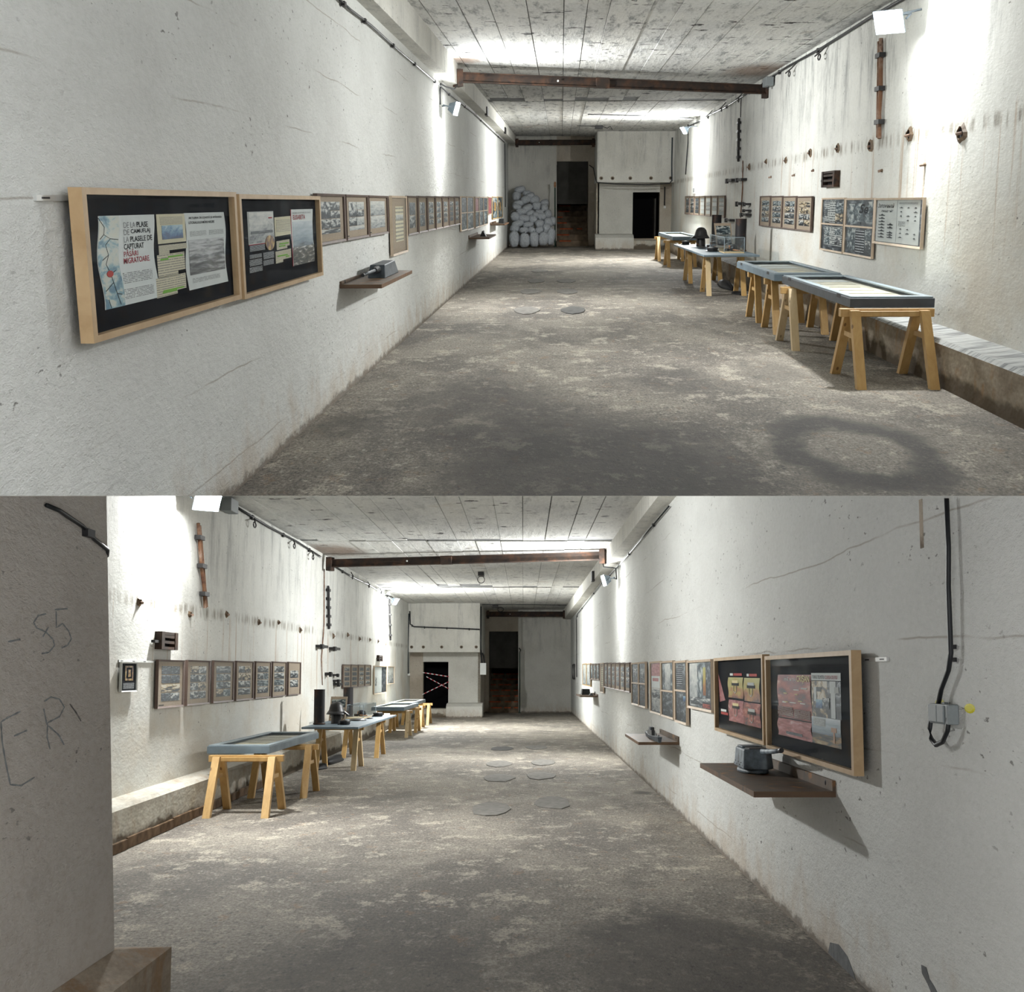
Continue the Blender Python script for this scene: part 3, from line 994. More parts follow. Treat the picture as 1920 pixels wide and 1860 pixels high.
def grid(F, rows, cols, mats, u=(.16, .84), v=(.12, .86), gap=(.012, .02), rnd=random, wide=0.25):
    """Photographs mounted in rows on the kraft board."""
    rh = (v[1] - v[0]) / rows
    for r in range(rows):
        v0 = v[0] + r * rh
        if cols == 2 and rnd.random() < wide:
            F['put'](rnd.choice(mats), u[0], u[1], v0 + gap[1] / 2, v0 + rh - gap[1] / 2)
            continue
        cw = (u[1] - u[0]) / cols
        for c in range(cols):
            F['put'](rnd.choice(mats), u[0] + c * cw + gap[0] / 2, u[0] + (c + 1) * cw - gap[0] / 2, v0 + gap[1] / 2, v0 + rh - gap[1] / 2)


def mullion(F, v, mat='pale_frame', b=.012):
    part('mullion', Geo().box(-F['w'] / 2 + .03, -.036, F['h'] * v - b, F['w'] / 2 - .03, -.012, F['h'] * v + b), mat, F['t'])


def torn(F, u0, u1, v0, v1, notch, mat='print_on_cream', skew=0.0):
    """A clipped typescript: paper with a stepped lower edge."""
    U, V = F['U'], F['V']
    k = notch
    p = [(U(u0), V(v0)), (U(u0 + (u1 - u0) * k), V(v0 + .0)), (U(u0 + (u1 - u0) * k), V(v0 + .028)), (U(u1), V(v0 + .028)), (U(u1), V(v1)), (U(u0), V(v1))]
    p = [(x, z + skew * (x - U(u0)) / F['w']) for x, z in p]
    g = Geo().prism([(x, z) for x, z in p], 1, F['yp'] - .002, F['yp'])
    return part('clipping', g, mat, F['t'])


def wavy(F, u0, u1, v0, v1, mat, wob, name='print', dy=0.0, n=14):
    """A sheet with gently waving side edges."""
    U, V = F['U'], F['V']
    L, Rr = [], []
    for i in range(n + 1):
        a = i / n
        s = math.sin(a * 7.0 + wob) * .010
        L.append((U(u0 + s), V(v0 + (v1 - v0) * a)))
        Rr.append((U(u1 + s * .9), V(v0 + (v1 - v0) * a)))
    vs = [(x, F['yp'] - dy - .0015, z) for x, z in L + Rr]
    b = [(x, F['yp'] - dy, z) for x, z in L + Rr]
    k = n + 1
    fs = [(i, i + 1, k + i + 1, k + i) for i in range(n)]
    g = Geo().add(vs + b, fs + [tuple(2 * k + q for q in f) for f in fs] + [(0, k, 3 * k, 2 * k), (n, k + n, 3 * k + n, 2 * k + n)]
                  + [(i, i + 1, 2 * k + i + 1, 2 * k + i) for i in range(n)] + [(k + i, k + i + 1, 3 * k + i + 1, 3 * k + i) for i in range(n)])
    return part(name, g, mat, F['t'])


def strokes(F, paths, r, mat, name='line'):
    g = Geo()
    for p in paths:
        g.tube([(F['U'](u), F['yp'] - .004, F['V'](v)) for u, v in p], r, 4)
    o = part(name, g, mat, F['t'])
    return o


# ---------------------------------------------------------------- upper hall, left wall
ROOM = HALL_A
F = frame('L', 5.87, 8.70, 1.274, 1.940, 'oak', 'large oak-framed black poster reading DE LA PLASE DE CAMUFLAJ', 'large oak-framed posters')
wavy(F, .093, .398, .186, .815, 'paper_white', 1.0, 'paper_sheet')
wavy(F, .094, .195, .186, .815, 'photo_map', 1.0, 'coast_map', .002)
strokes(F, [[(.10, .80), (.125, .74), (.12, .69), (.15, .66), (.125, .62), (.135, .55), (.12, .49), (.14, .42), (.15, .36), (.165, .28), (.18, .20)],
            [(.15, .66), (.19, .65)], [(.135, .55), (.105, .52)], [(.15, .36), (.11, .31)], [(.165, .28), (.19, .27)], [(.12, .69), (.10, .66)], [(.14, .42), (.165, .44)], [(.12, .25), (.13, .19)]], .0017, 'ink_black', 'coastline')
dot = Geo().lathe([(.5, 0), (.5, .002)], 20)
part('red_dot', dot, 'dot_red', F['t'], T((F['U'](.135), F['yp'] - .0045, F['V'](.423))) @ RX(90) @ SC(.09, .030, 1))
for i, (a, bb, u0, u1, v0) in enumerate([('DE LA ', 'PLASE', .226, .363, .726), ('DE ', 'CAMUFLAJ', .224, .374, .676), ('LA ', 'PLASELE DE', .222, .383, .625), ('', 'CAPTURAT', .219, .331, .575)]):
    s = len(a) / (len(a) + len(bb) * 1.1)
    um = u0 + (u1 - u0) * s
    if a:
        F['txt'](a.strip(), 'ink_grey', u0, um - .008, v0, v0 + .040)
    F['txt'](bb, 'ink_black', um, u1, v0, v0 + .040, bold=.02)
F['txt']('PĂSĂRI', 'ink_red', .216, .294, .524, .574, bold=.012)
F['txt']('MIGRATOARE.', 'ink_red', .213, .361, .475, .516, bold=.012)
F['put']('print_on_white', .203, .368, .335, .415, 'paragraph', .0025)
F['put']('print_on_white', .202, .372, .225, .300, 'paragraph', .0025)
F['put']('paper_cream', .420, .610, .589, .815, 'paper_sheet')
F['put']('print_on_cream', .440, .590, .735, .795, 'paragraph', .002)
F['put']('photo_sea', .447, .588, .620, .728, 'print', .002)
torn(F, .422, .611, .505, .577, .35)
torn(F, .408, .590, .335, .505, .72, skew=.01)
F['put']('marker_green', .425, .475, .462, .475, 'marker_line', .003)
F['put']('marker_green', .475, .575, .477, .489, 'marker_line', .003)
torn(F, .390, .589, .180, .330, .68, skew=.015)
F['put']('marker_green', .430, .570, .220, .231, 'marker_line', .003)
F['put']('marker_green', .425, .520, .207, .219, 'marker_line', .003)
wavy(F, .606, .927, .182, .818, 'paper_white', 2.5, 'paper_sheet')
F['txt']('ARTILERIA DE COASTĂ ȘI APĂRAREA', 'ink_black', .636, .905, .762, .792, bold=.015)
F['txt']('LITORALULUI MĂRII NEGRE', 'ink_black', .634, .839, .727, .756, bold=.015)
F['put']('print_on_white', .640, .765, .625, .668, 'paragraph', .0025)
F['put']('print_on_white', .790, .911, .625, .668, 'paragraph', .0025)
F['put']('photo_aerial', .623, .909, .304, .595, 'print', .0025)
F['put']('print_on_white', .640, .860, .235, .275, 'paragraph', .0025)

F = frame('L', 8.78, 11.79, 1.263, 1.929, 'oak', 'large oak-framed black poster reading ELISABETA, beside the brown photo frames', 'large oak-framed posters')
F['put']('paper_grey', .118, .398, .505, .830, 'paper_sheet')
F['put']('photo_pale', .128, .390, .515, .822, 'print', .002)
F['put']('photo_dark', .14, .375, .605, .635, 'ships', .0035)
F['put']('ink_red', .335, .375, .755, .768, 'red_title', .0035)
F['put']('ink_red', .118, .30, .498, .505, 'red_line', .002)
eg = Geo().lathe([(.5, 0), (.5, .003)], 24)
part('medallion', eg, 'photo_gold', F['t'], T((F['U'](.338), F['yp'] - .004, F['V'](.50))) @ RX(90) @ SC(.30, .105, 1))
for (u0, u1, v0, v1) in ((.125, .285, .435, .495), (.120, .245, .365, .405), (.115, .245, .290, .355), (.112, .245, .225, .280), (.262, .382, .335, .405), (.258, .375, .270, .325)):
    F['put']('print_on_dark', u0, u1, v0, v1, 'paragraph', .001)
F['put']('paper_cream', .408, .616, .560, .766, 'paper_sheet', rot=-.5)
F['put']('print_on_cream', .425, .600, .60, .735, 'sketch', .002)
torn(F, .420, .582, .408, .505, .80, skew=.02)
torn(F, .402, .595, .265, .395, .45, skew=.02)
for (u0, u1, v) in ((.45, .565, .465), (.445, .52, .440), (.42, .545, .335), (.525, .565, .315)):
    F['put']('marker_green', u0, u1, v, v + .013, 'marker_line', .004)
wavy(F, .614, .927, .195, .842, 'paper_white', .6, 'paper_sheet')
F['put']('photo_sky', .632, .920, .40, .700, 'print', .002)
F['put']('photo_town', .625, .930, .195, .405, 'print', .0025)
F['put']('ink_red', .610, .616, .19, .842, 'red_edge', .002)
F['txt']('BATERIA DE ARTILERIE DE COASTĂ', 'ink_grey', .640, .898, .792, .816)
F['txt']('ELISABETA', 'ink_red', .640, .812, .724, .779, bold=.012)

rb = random.Random(21)
for i, (a, b) in enumerate(((11.96, 13.54), (13.61, 15.21), (15.26, 16.98))):
    F = frame('L', a, b, 1.508, 1.955, 'brown', f'brown frame of large photographs, {ORD[i]} of three after the oak posters, upper hall', 'three brown photo frames on the upper left wall')
    mats = ['photo_bw'] if i == 0 else (['photo_bw', 'photo_pale'] if i == 1 else ['photo_pale'])
    if i < 2:
        F['put'](mats[0], .17, .50, .50, .84); F['put'](mats[-1], .51, .85, .66, .84)
        F['put'](mats[0], .51, .85, .50, .65); F['put'](mats[0], .17, .50, .30, .49)
        F['put'](mats[-1], .51, .85, .30, .49); F['put'](mats[-1], .17, .85, .20, .29)
    else:
        F['put']('photo_pale', .14, .88, .50, .86); F['put']('photo_pale', .14, .88, .18, .49)
    F['put']('ink_black', .08, .16, .075, .095, 'caption')
F = frame('L', 17.36, 19.11, 1.208, 1.962, 'pale', 'tall pale-framed kraft sheet hanging lower than its neighbours, upper left wall')
F['put']('kraft_mat', .06, .94, .04, .96, 'mount')
F['put']('print_on_cream', .28, .80, .22, .82, 'typescript', .002)
F['put']('photo_pale', .30, .78, .60, .68, 'print', .004)
for i in range(7):
    a = 19.23 + i * 1.49
    F = frame('L', a, a + 1.42, 1.424, 1.970 + .005 * i, 'brown', f'small brown frame of photographs, {ORD[i]} of seven in a row, upper left wall', 'seven small brown frames on the upper left wall')
    grid(F, 2 if i < 2 else 4, 1 if i in (0, 5) else 2, ['photo_bw', 'photo_dark', 'photo_teal'], (.24, .82), (.16, .84), rnd=rb, wide=.4)
for i, (a, b, z) in enumerate(((29.94, 31.95, 1.262), (32.05, 34.42, 1.245), (35.08, 36.90, 1.239), (36.98, 39.10, 1.240), (39.16, 41.37, 1.242))):
    F = frame('L', a, b, z, 2.012 + .006 * i, 'pale', f'tall pale frame with two panes, {ORD[i]} of five past the brown frames, upper left wall', 'tall pale frames on the upper left wall')
    mullion(F, .52)
    F['put']('photo_dark' if i != 2 else 'photo_rose', .10, .90, .55, .95); F['put']('photo_teal', .10, .90, .05, .49)
F = frame('L', 41.69, 44.03, 1.515, 2.053, 'pale', 'short pale-framed colour print between tall frames and the gold pair, upper left wall')
F['put']('photo_rose', .08, .92, .06, .94)
for i, (a, b) in enumerate(((44.71, 48.60), (48.70, 52.79))):
    F = frame('L', a, b, 1.345 - .01 * i, 2.07 + .015 * i, 'gold', f'gold-framed print, {"nearer" if i == 0 else "farther"} of the pair ending the upper left wall', 'gold-framed pair on the upper left wall')
    F['put']('photo_teal', .07, .93, .05, .95); F['put']('photo_gold', .3, .7, .35, .75, 'figure', .002)


def hanging_rail(side, ya, yb, z, label):
    w = abs(yb - ya)
    t = thing('hanging_rail', label, 'rail', wallM(side, (ya + yb) / 2, z, 0))
    part('strip', Geo().box(-w / 2, -.014, -.012, w / 2, 0, .012), 'galvanised', t)
    n = max(2, int(w / .35))
    for i in range(n):
        x = -w / 2 + .1 + i * (w - .2) / (n - 1)
        part('slot', Geo().box(x - .045, -.0155, -.004, x + .045, -.013, .004), 'iron_black', t)


hanging_rail('L', 5.62, 6.2, 1.895, 'perforated metal rail end left of the large oak poster, upper hall')

# ---------------------------------------------------------------- upper hall, right wall
for i in range(7):
    a = 37.12 + i * 1.83
    F = frame('R', a + 1.76, a, 1.457, 2.046 + .006 * i, 'brown', f'small brown photo frame, {ORD[6 - i]} of seven from the far end, upper right wall', 'seven brown frames on the upper right wall')
    grid(F, 4, 1, ['photo_pale', 'paper_grey', 'print_on_grey'] if i < 4 else ['photo_bw', 'photo_dark'], (.18, .84), (.1, .9), rnd=rb)
xs = [23.76, 25.42, 27.08, 28.70, 30.26]
for i in range(4):
    F = frame('R', xs[i + 1] - .04, xs[i], 1.364, 1.968 + .01 * i, 'brown', f'brown frame of eight photographs, {ORD[3 - i]} of four from the left, upper right wall', 'four brown frames on the upper right wall')
    grid(F, 4, 2, ['photo_bw', 'photo_bw', 'photo_warm', 'photo_teal'], (.16, .86), (.14, .86), rnd=rb, wide=.5)
F = frame('R', 22.81, 20.92, 1.098, 1.933, 'pale', 'tall pale frame of pasted newspaper pages above the second display case, upper hall')
mullion(F, .51)
for (mt, u0, u1, v0, v1) in (('print_on_grey', .12, .34, .56, .92), ('print_on_grey', .35, .60, .54, .95), ('photo_teal', .62, .92, .72, .90), ('photo_warm', .60, .92, .56, .71), ('photo_dark', .14, .26, .66, .80),
                             ('print_on_grey', .14, .92, .12, .46), ('photo_teal', .16, .38, .30, .44), ('photo_teal', .18, .40, .13, .27), ('photo_bw', .62, .84, .14, .28), ('photo_teal', .62, .86, .32, .43), ('ink_black', .45, .56, .40, .45)):
    F['put'](mt, u0, u1, v0, v1, 'print', .001 + .0004 * (u0 * 7 % 3))
F = frame('R', 20.85, 18.88, 1.101, 1.922, 'pale', 'tall pale frame with a blue-grey collage in two panes, upper right wall')
mullion(F, .51)
for (mt, u0, u1, v0, v1) in (('photo_teal', .10, .55, .55, .90), ('photo_teal', .40, .92, .60, .94), ('photo_bw', .12, .50, .62, .80), ('photo_teal', .10, .38, .10, .47), ('print_on_dark', .40, .70, .06, .46), ('photo_teal', .72, .92, .30, .46), ('photo_bw', .72, .92, .12, .28)):
    F['put'](mt, u0, u1, v0, v1, 'print', .001 + .0005 * (u1 * 9 % 3))
F['txt']('Se', 'ink_black', .48, .80, .74, .90, .004, 0.3, .03)
F = frame('R', 18.85, 16.27, 1.319, 1.918, 'pale', 'wide pale-framed chart with handwritten title and rows of ship silhouettes, upper hall')
F['put']('paper_grey', .04, .93, .06, .95, 'chart')
F['txt']('Запоминай', 'ink_black', .06, .42, .79, .885, .003, 0.35, .012)
F['txt']('людей!', 'ink_black', .13, .40, .69, .755, .003, 0.35, .012)
F['put']('ink_grey', .484, .490, .08, .94, 'fold_line', .002)
sg = [(-.5, .0), (-.4, -.5), (.42, -.5), (.5, .0), (.28, .0), (.24, .35), (.08, .35), (.06, .8), (0, .8), (-.02, .3), (-.12, .3), (-.16, .0)]
SHIP = Geo().prism(sg, 1, -.0015, 0).mesh('ship_silhouette')
SHIP.materials.append(M['ink_black'])
def silhouette(F, u, v, su, sv, mat=None):
    o = bpy.data.objects.new('ship_silhouette', SHIP)
    COL.objects.link(o)
    o.parent = F['t']
    o.matrix_basis = T((F['U'](u), F['yp'] - .003, F['V'](v))) @ SC(su * F['w'], 1, sv * F['h'])
for i in range(8):
    silhouette(F, .16, .635 - i * .068, .15, .035)
for i, v in enumerate((.44, .375, .27, .22, .17)):
    silhouette(F, .35, v, .13, .04)
for r in range(7):
    for c in range(3):
        if (r * 3 + c) % 5 != 4:
            silhouette(F, .57 + c * .14, .80 - r * .085 - (.1 if r > 3 else 0), .045 + .03 * ((r + c) % 3 == 0), .022)
F['put']('print_on_grey', .52, .88, .87, .91, 'paragraph', .002)
F['put']('print_on_grey', .52, .66, .42, .52, 'paragraph', .002)

# ---------------------------------------------------------------- lower hall, right wall
ROOM = HALL_B
F = frame('R', 10.71, 7.82, 1.272, 2.002, 'oak', 'large oak-framed poster reading CRIȘAN with red and tower panels, lower hall', 'large oak-framed posters, lower hall')
wavy(F, .125, .546, .345, .80, 'photo_red', 0, 'print')
wavy(F, .120, .546, .175, .352, 'photo_rose', .4, 'print', .001)
F['put']('print_on_red', .126, .330, .385, .475, 'paragraph', .003)
F['put']('print_on_red', .345, .540, .375, .460, 'paragraph', .003)
F['put']('ink_black', .122, .546, .352, .362, 'dark_line', .003)
rp = random.Random(4)
for i in range(11):
    u = rp.uniform(.14, .46)
    v = rp.uniform(.50, .70)
    F['put']('ink_white' if i % 3 else 'ink_cream', u, u + rp.uniform(.03, .08), v, v + .009, 'caption', .003)
F['put']('print_on_dark', .236, .440, .203, .230, 'caption', .003)
F['txt']('MINĂ, BATERIE', 'ink_white', .225, .382, .732, .775, .006)
F['txt']('CRIȘAN', 'ink_cream', .386, .535, .712, .795, .006, bold=.02)
F['put']('photo_land', .553, .846, .178, .30, 'print', .001)
F['put']('photo_sky', .552, .842, .27, .42, 'print', .002)
F['put']('photo_warm', .556, .72, .42, .745, 'print', .001)
F['put']('photo_dark', .66, .85, .42, .745, 'print', .0005)
F['put']('paper_grey', .575, .70, .34, .41, 'text_block', .003)
F['put']('print_on_white', .580, .690, .35, .405, 'paragraph', .005)
F['put']('paper_white', .556, .853, .750, .817, 'title_strip', .002)
F['txt']('TURNUL TELEMETRU', 'ink_black', .572, .698, .765, .795, .005)
F['txt']('CURSA DE PUI', 'ink_red', .706, .824, .763, .795, .005)
F['put']('paper_white', .758, .800, .425, .640, 'tower', .003)
F['put']('paper_white', .748, .806, .64, .745, 'tower', .003)
F['put']('paper_grey', .795, .835, .645, .695, 'tower', .004)
F['put']('paper_white', .585, .612, .56, .69, 'tower', .003)
F['put']('ink_grey', .61, .66, .65, .69, 'tower', .003)
F['put']('photo_sea', .604, .672, .50, .58, 'print', .004)
F['put']('photo_bw', .676, .742, .50, .596, 'print', .004)
F['put']('copper_strap', .775, .790, .215, .33, 'tower', .004)
F['put']('copper_strap', .755, .806, .305, .345, 'tower', .004)
F = frame('R', 13.67, 10.81, 1.290, 2.019, 'oak', 'large oak-framed poster with four yellow and red mine drawings, lower hall', 'large oak-framed posters, lower hall')
wavy(F, .258, .572, .475, .738, 'photo_yellow', 0, 'print')
wavy(F, .588, .874, .455, .735, 'photo_yellow', .6, 'print')
wavy(F, .264, .572, .172, .448, 'photo_rose', .3, 'print')
wavy(F, .574, .880, .168, .44, 'photo_red', .9, 'print')
F['put']('ink_white', .306, .37, .760, .79, 'caption', .002); F['put']('dot_red', .385, .556, .760, .79, 'caption', .002)
F['put']('ink_white', .65, .69, .753, .784, 'caption', .002); F['put']('dot_red', .70, .834, .753, .784, 'caption', .002)
F['put']('ink_white', .086, .21, .275, .307, 'caption', .002); F['put']('dot_red', .086, .25, .235, .268, 'caption', .002)
for (u, v) in ((.415, .62), (.725, .60), (.42, .33), (.73, .29)):
    F['put']('ink_cream' if u < .5 else 'paper_grey', u - .06, u + .06, v + .045, v + .08, 'mine_body', .003)
    F['put']('ink_black', u - .075, u + .075, v + .012, v + .05, 'mine_body', .0025)
    strokes(F, [[(u - .03, v + .01), (u - .028, v - .06), (u, v - .085), (u + .028, v - .06), (u + .03, v + .01)]], .004, 'ink_white', 'mine_hook')
g = Geo().prism([(F['U'](.03), F['V'](.78)), (F['U'](.06), F['V'](.40)), (F['U'](.19), F['V'](.43))], 1, F['yp'] - .002, F['yp'])
part('map_corner', g, 'photo_rose', F['t'])
F = frame('R', 16.50, 14.31, 1.446, 2.018, 'pale', 'wide pale-framed collage with a red and yellow flag strip, lower hall')
F['put']('photo_pale', .06, .60, .06, .94); F['put']('photo_teal', .40, .74, .05, .94, dy=.001)
F['put']('photo_dark', .72, .94, .05, .94, dy=.001); F['put']('photo_yellow', .64, .74, .3, .85, dy=.002); F['put']('photo_red', .62, .90, .06, .14, dy=.003); F['put']('photo_bw', .10, .9, .10, .25, dy=.002)
F = frame('R', 17.97, 16.62, 1.224, 2.026, 'pale', 'single tall pale frame of dark prints beside the flag collage, lower hall')
mullion(F, .52)
F['put']('photo_dark', .10, .90, .55, .95); F['put']('print_on_dark', .12, .60, .62, .90, dy=.002); F['put']('photo_dark', .10, .90, .05, .48); F['put']('photo_sea', .66, .86, .36, .44, dy=.002)
F = frame('R', 21.61, 19.88, 1.243, 2.048, 'pale', 'tall pale frame of red and white clippings, lower right wall')
F['put']('photo_rose', .08, .92, .72, .96); F['put']('paper_white', .08, .92, .50, .72); F['put']('photo_rose', .2, .75, .62, .68, dy=.002); F['put']('photo_pale', .08, .92, .05, .50); F['put']('photo_bw', .12, .88, .30, .46, dy=.002)
F = frame('R', 19.83, 18.14, 1.238, 2.039, 'pale', 'tall pale two-pane frame next to the red and white clippings, lower right wall')
mullion(F, .47)
F['put']('photo_teal', .10, .90, .50, .95); F['put']('photo_pale', .30, .72, .45, .95, dy=.002); F['put']('photo_dark', .10, .90, .05, .44)
for i, (a, b) in enumerate(((25.53, 23.93), (23.87, 22.46))):
    F = frame('R', a, b, 1.280, 2.058, 'pale', f'tall pale frame of near-black pages, {"farther" if i == 0 else "nearer"} of the dark pair, lower right wall', 'dark pair of tall frames on the lower right wall')
    mullion(F, .52)
    F['put']('photo_dark', .10, .90, .55, .95); F['put']('photo_dark', .10, .90, .05, .48); F['put']('photo_bw', .25, .7, .65, .85, dy=.002)
for i in range(6):
    a = 25.93 + i * 1.52
    F = frame('R', a + 1.44, a, 1.490 + .003 * i, 2.072 + .011 * i, 'brown', f'small brown photo frame, {ORD[i]} of six counting from the dark pair, lower right wall', 'six small brown frames on the lower right wall')
    grid(F, 4, 2, ['photo_bw', 'photo_dark', 'photo_teal'], (.18, .82), (.14, .86), rnd=rb, wide=.5)
F = frame('R', 36.75, 35.20, 1.345, 2.138, 'pale', 'narrow pale-framed sheet past the small brown frames, lower right wall')
F['put']('kraft_mat', .08, .92, .05, .95); F['put']('print_on_cream', .25, .8, .2, .85, dy=.002)
for i in range(3):
    a = 37.3 + i * 1.87
    F = frame('R', a + 1.8, a, 1.665, 2.135 + .01 * i, 'brown', f'short brown frame, {ORD[i]} of three before the gold pair, lower right wall', 'three short brown frames on the lower right wall')
    F['put']('photo_teal', .12, .88, .1, .9)
for i, a in enumerate((42.62, 45.9)):
    F = frame('R', a + 3.1, a, 1.444, 2.18 + .02 * i, 'gold', f'gold-framed print, {"nearer" if i == 0 else "farther"} of the last pair, lower right wall', 'gold pair on the lower right wall')
    F['put']('photo_pale', .08, .92, .05, .95)
hanging_rail('R', 7.95, 7.42, 1.945, 'perforated metal rail end right of the CRIȘAN poster, lower hall')
hanging_rail('R', 14.4, 13.6, 1.985, 'perforated metal rail between the flag collage and mine poster, lower hall')

# ---------------------------------------------------------------- lower hall, left wall
F = frame('L', 15.08, 15.72, 1.662, 1.998, 'white', 'small white-framed dark notice with a gold emblem, lower left wall')
F['put']('photo_gold', .28, .78, .38, .88, 'emblem'); F['put']('black_mat', .36, .70, .45, .82, 'figure', .002); F['put']('photo_gold', .45, .6, .5, .75, 'figure', .004); F['put']('print_on_dark', .18, .86, .10, .30, 'paragraph')
hanging_rail('L', 15.08, 16.7, 2.012, 'perforated white rail between the small notice and brown frames, lower hall')
fx = [(16.60, 17.93), (18.10, 19.46), (19.69, 21.14), (21.31, 22.74), (22.91, 24.38), (24.54, 26.05), (26.27, 27.80)]
for i, (a, b) in enumerate(fx):
    F = frame('L', a, b, 1.436, 2.042 + .009 * i, 'brown', f'brown frame of eight photographs, {ORD[i]} of seven from the pier, lower left wall', 'seven brown frames on the lower left wall')
    mats = [['photo_bw', 'photo_warm', 'photo_dark'], ['photo_bw', 'photo_warm'], ['photo_warm', 'photo_teal', 'photo_bw'], ['photo_warm', 'photo_bw'], ['photo_teal', 'photo_bw'], ['photo_teal', 'photo_bw'], ['photo_bw']][i]
    if i < 6:
        grid(F, 4, 2, mats, (.17, .87), (.13, .88), rnd=rb, wide=.2)
    else:
        F['put']('photo_bw', .20, .84, .52, .74); F['put']('photo_bw', .20, .84, .24, .46)
    if i == 0:
        F['put']('ink_black', .10, .28, .055, .072, 'caption')
for i in range(4):
    a = 34.80 + i * 1.72
    F = frame('L', a, a + 1.68, 1.48, 2.101 + .008 * i, 'brown', f'small brown frame of four photographs, {ORD[i]} in the far group of four, lower left wall', 'far group of brown frames on the lower left wall')
    grid(F, 4, 1, ['photo_bw', 'photo_dark'], (.22, .86), (.08, .90), gap=(.01, .06), rnd=rb)
F = frame('L', 42.67, 46.86, 1.199, 2.109, 'pale', 'tall pale-framed sheet with a dark strip near the doorway, lower left wall')
F['put']('paper_grey', .06, .60, .05, .95); F['put']('photo_dark', .62, .93, .05, .95); F['put']('photo_bw', .1, .2, .3, .6, dy=.002)
F = frame('L', 47.18, 49.82, 1.483, 2.115, 'pale', 'small pale-framed print nearest the taped doorway, lower left wall')
F['put']('photo_pale', .08, .92, .06, .94)


# ================================================================ trestles, display cases, tables
def trestle(x0, x1, yc, h, spread, label, group, mat='pine', pale=()):
    """Pine trestle: crossbeam along x, two splayed pairs of board legs."""
    w = x1 - x0
    t = thing('trestle', label, 'trestle', T(((x0 + x1) / 2, yc, 0)), group)
    part('crossbeam', Geo().box(-w / 2 - .06, -.06, h - .085, w / 2 + .06, .06, h), mat, t, bevel=.004)
    part('crossbeam', Geo().box(-w / 2 + .02, -.13, h - .075, w / 2 - .02, -.065, h - .02), mat, t, bevel=.004)
    k = 0
    for sx in (-1, 1):
        for sy in (-1, 1):
            xo = sx * (w / 2 - .06)
            lw, th = .048, .055
            ft, fb = sy * .135, sy * spread
            q = lambda y, z, x: [(x - lw, y - th, z), (x + lw, y - th, z), (x + lw, y + th, z), (x - lw, y + th, z)]
            part('leg', Geo().hexa(q(fb, 0, xo) + q(ft, h - .012, xo - sx * .01)), 'pine_pale' if k in pale else mat, t)
            k += 1
        part('brace', Geo().box(sx * (w / 2 - .06) - .02, -.2, h - .30, sx * (w / 2 - .06) + .02, .2, h - .25), mat, t)
    return t


def display_case(x0, x1, y0, y1, z0, z1, label, mat='case_paint', lid='case_lid_paint', lidh=.018, content='sheet', group=None):
    t = thing('display_case', label, 'display case', T(((x0 + x1) / 2, (y0 + y1) / 2, z0)), group)
    w, d, h = (x1 - x0) / 2, (y1 - y0) / 2, z1 - z0
    tx, ty = .03, .06
    part('side_board', Geo().box(-w, -d, 0, w, -d + ty, h), mat, t, bevel=.003)
    part('side_board', Geo().box(-w, d - ty, 0, w, d, h), mat, t, bevel=.003)
    part('side_board', Geo().box(-w, -d + ty, 0, -w + tx, d - ty, h), mat, t, bevel=.003)
    part('side_board', Geo().box(w - tx, -d + ty, 0, w, d - ty, h), mat, t, bevel=.003)
    part('bottom', Geo().box(-w + tx, -d + ty, .004, w - tx, d - ty, h - .036), 'case_sheet', t)
    bx, by = .085, .19
    lx, ly = w - .012, d - .03
    for (a, b, c, e) in ((-lx, -ly, lx, -ly + by), (-lx, ly - by, lx, ly), (-lx, -ly + by, -lx + bx, ly - by), (lx - bx, -ly + by, lx, ly - by)):
        part('lid_rail', Geo().box(a, b, h, c, e, h + lidh), lid, t, bevel=.003)
    part('glass_pane', Geo().box(-lx + bx * .7, -ly + by * .7, h + .002, lx - bx * .7, ly - by * .7, h + .006), 'glass_clear', t)
    part('hinge', Geo().box(-w - .002, -d + .5, h - .03, -w + .001, -d + .7, h + .01), 'iron_black', t)
    part('hinge', Geo().box(-w - .002, d - .7, h - .03, -w + .001, d - .5, h + .01), 'iron_black', t)
    rnd = random.Random(int(y0 * 7))
    n = 5 if content == 'sheet' else 7
    for i in range(n):
        a = -d + ty + .1 + i * (2 * d - .4) / n
        part('exhibit_sheet', Geo().box(-w + .12 + rnd.uniform(0, .15), a, h - .035, w - .12 - rnd.uniform(0, .2), a + (2 * d - .4) / n * .8, h - .031), rnd.choice(['paper_cream', 'case_sheet', 'paper_grey', 'print_on_cream']), t)
    return t


def tabletop(x0, x1, y0, y1, z0, z1, label):
    return single('tabletop', Geo().box(-(x1 - x0) / 2, -(y1 - y0) / 2, 0, (x1 - x0) / 2, (y1 - y0) / 2, z1 - z0), 'case_paint', label, 'tabletop', T(((x0 + x1) / 2, (y0 + y1) / 2, z0)), bevel=.004)


ROOM = HALL_A
display_case(3.12, 4.02, 14.42, 18.85, .775, .872, 'dark blue-grey glazed display case nearest the camera, upper hall', 'case_paint_dark', content='objects')
trestle(3.06, 3.93, 14.35, .772, .66, 'pine trestle under the near end of the dark display case, upper hall', 'trestles in the upper hall')
trestle(3.03, 3.90, 18.05, .772, .66, 'pine trestle with pale legs under the far end of the dark case, upper hall', 'trestles in the upper hall', pale=(0, 1))
display_case(3.09, 4.05, 19.35, 23.45, .775, .872, 'light blue-grey display case with open cream interior, second in upper hall')
trestle(3.13, 3.95, 20.15, .772, .60, 'pine trestle under the near end of the second case, upper hall', 'trestles in the upper hall')
trestle(3.16, 3.95, 22.1, .772, .60, 'pine trestle under the far end of the second case, upper hall', 'trestles in the upper hall')
tabletop(2.84, 3.92, 26.4, 33.4, .84, .878, 'plain blue-grey tabletop holding helmets, caps and shell casings, upper hall')
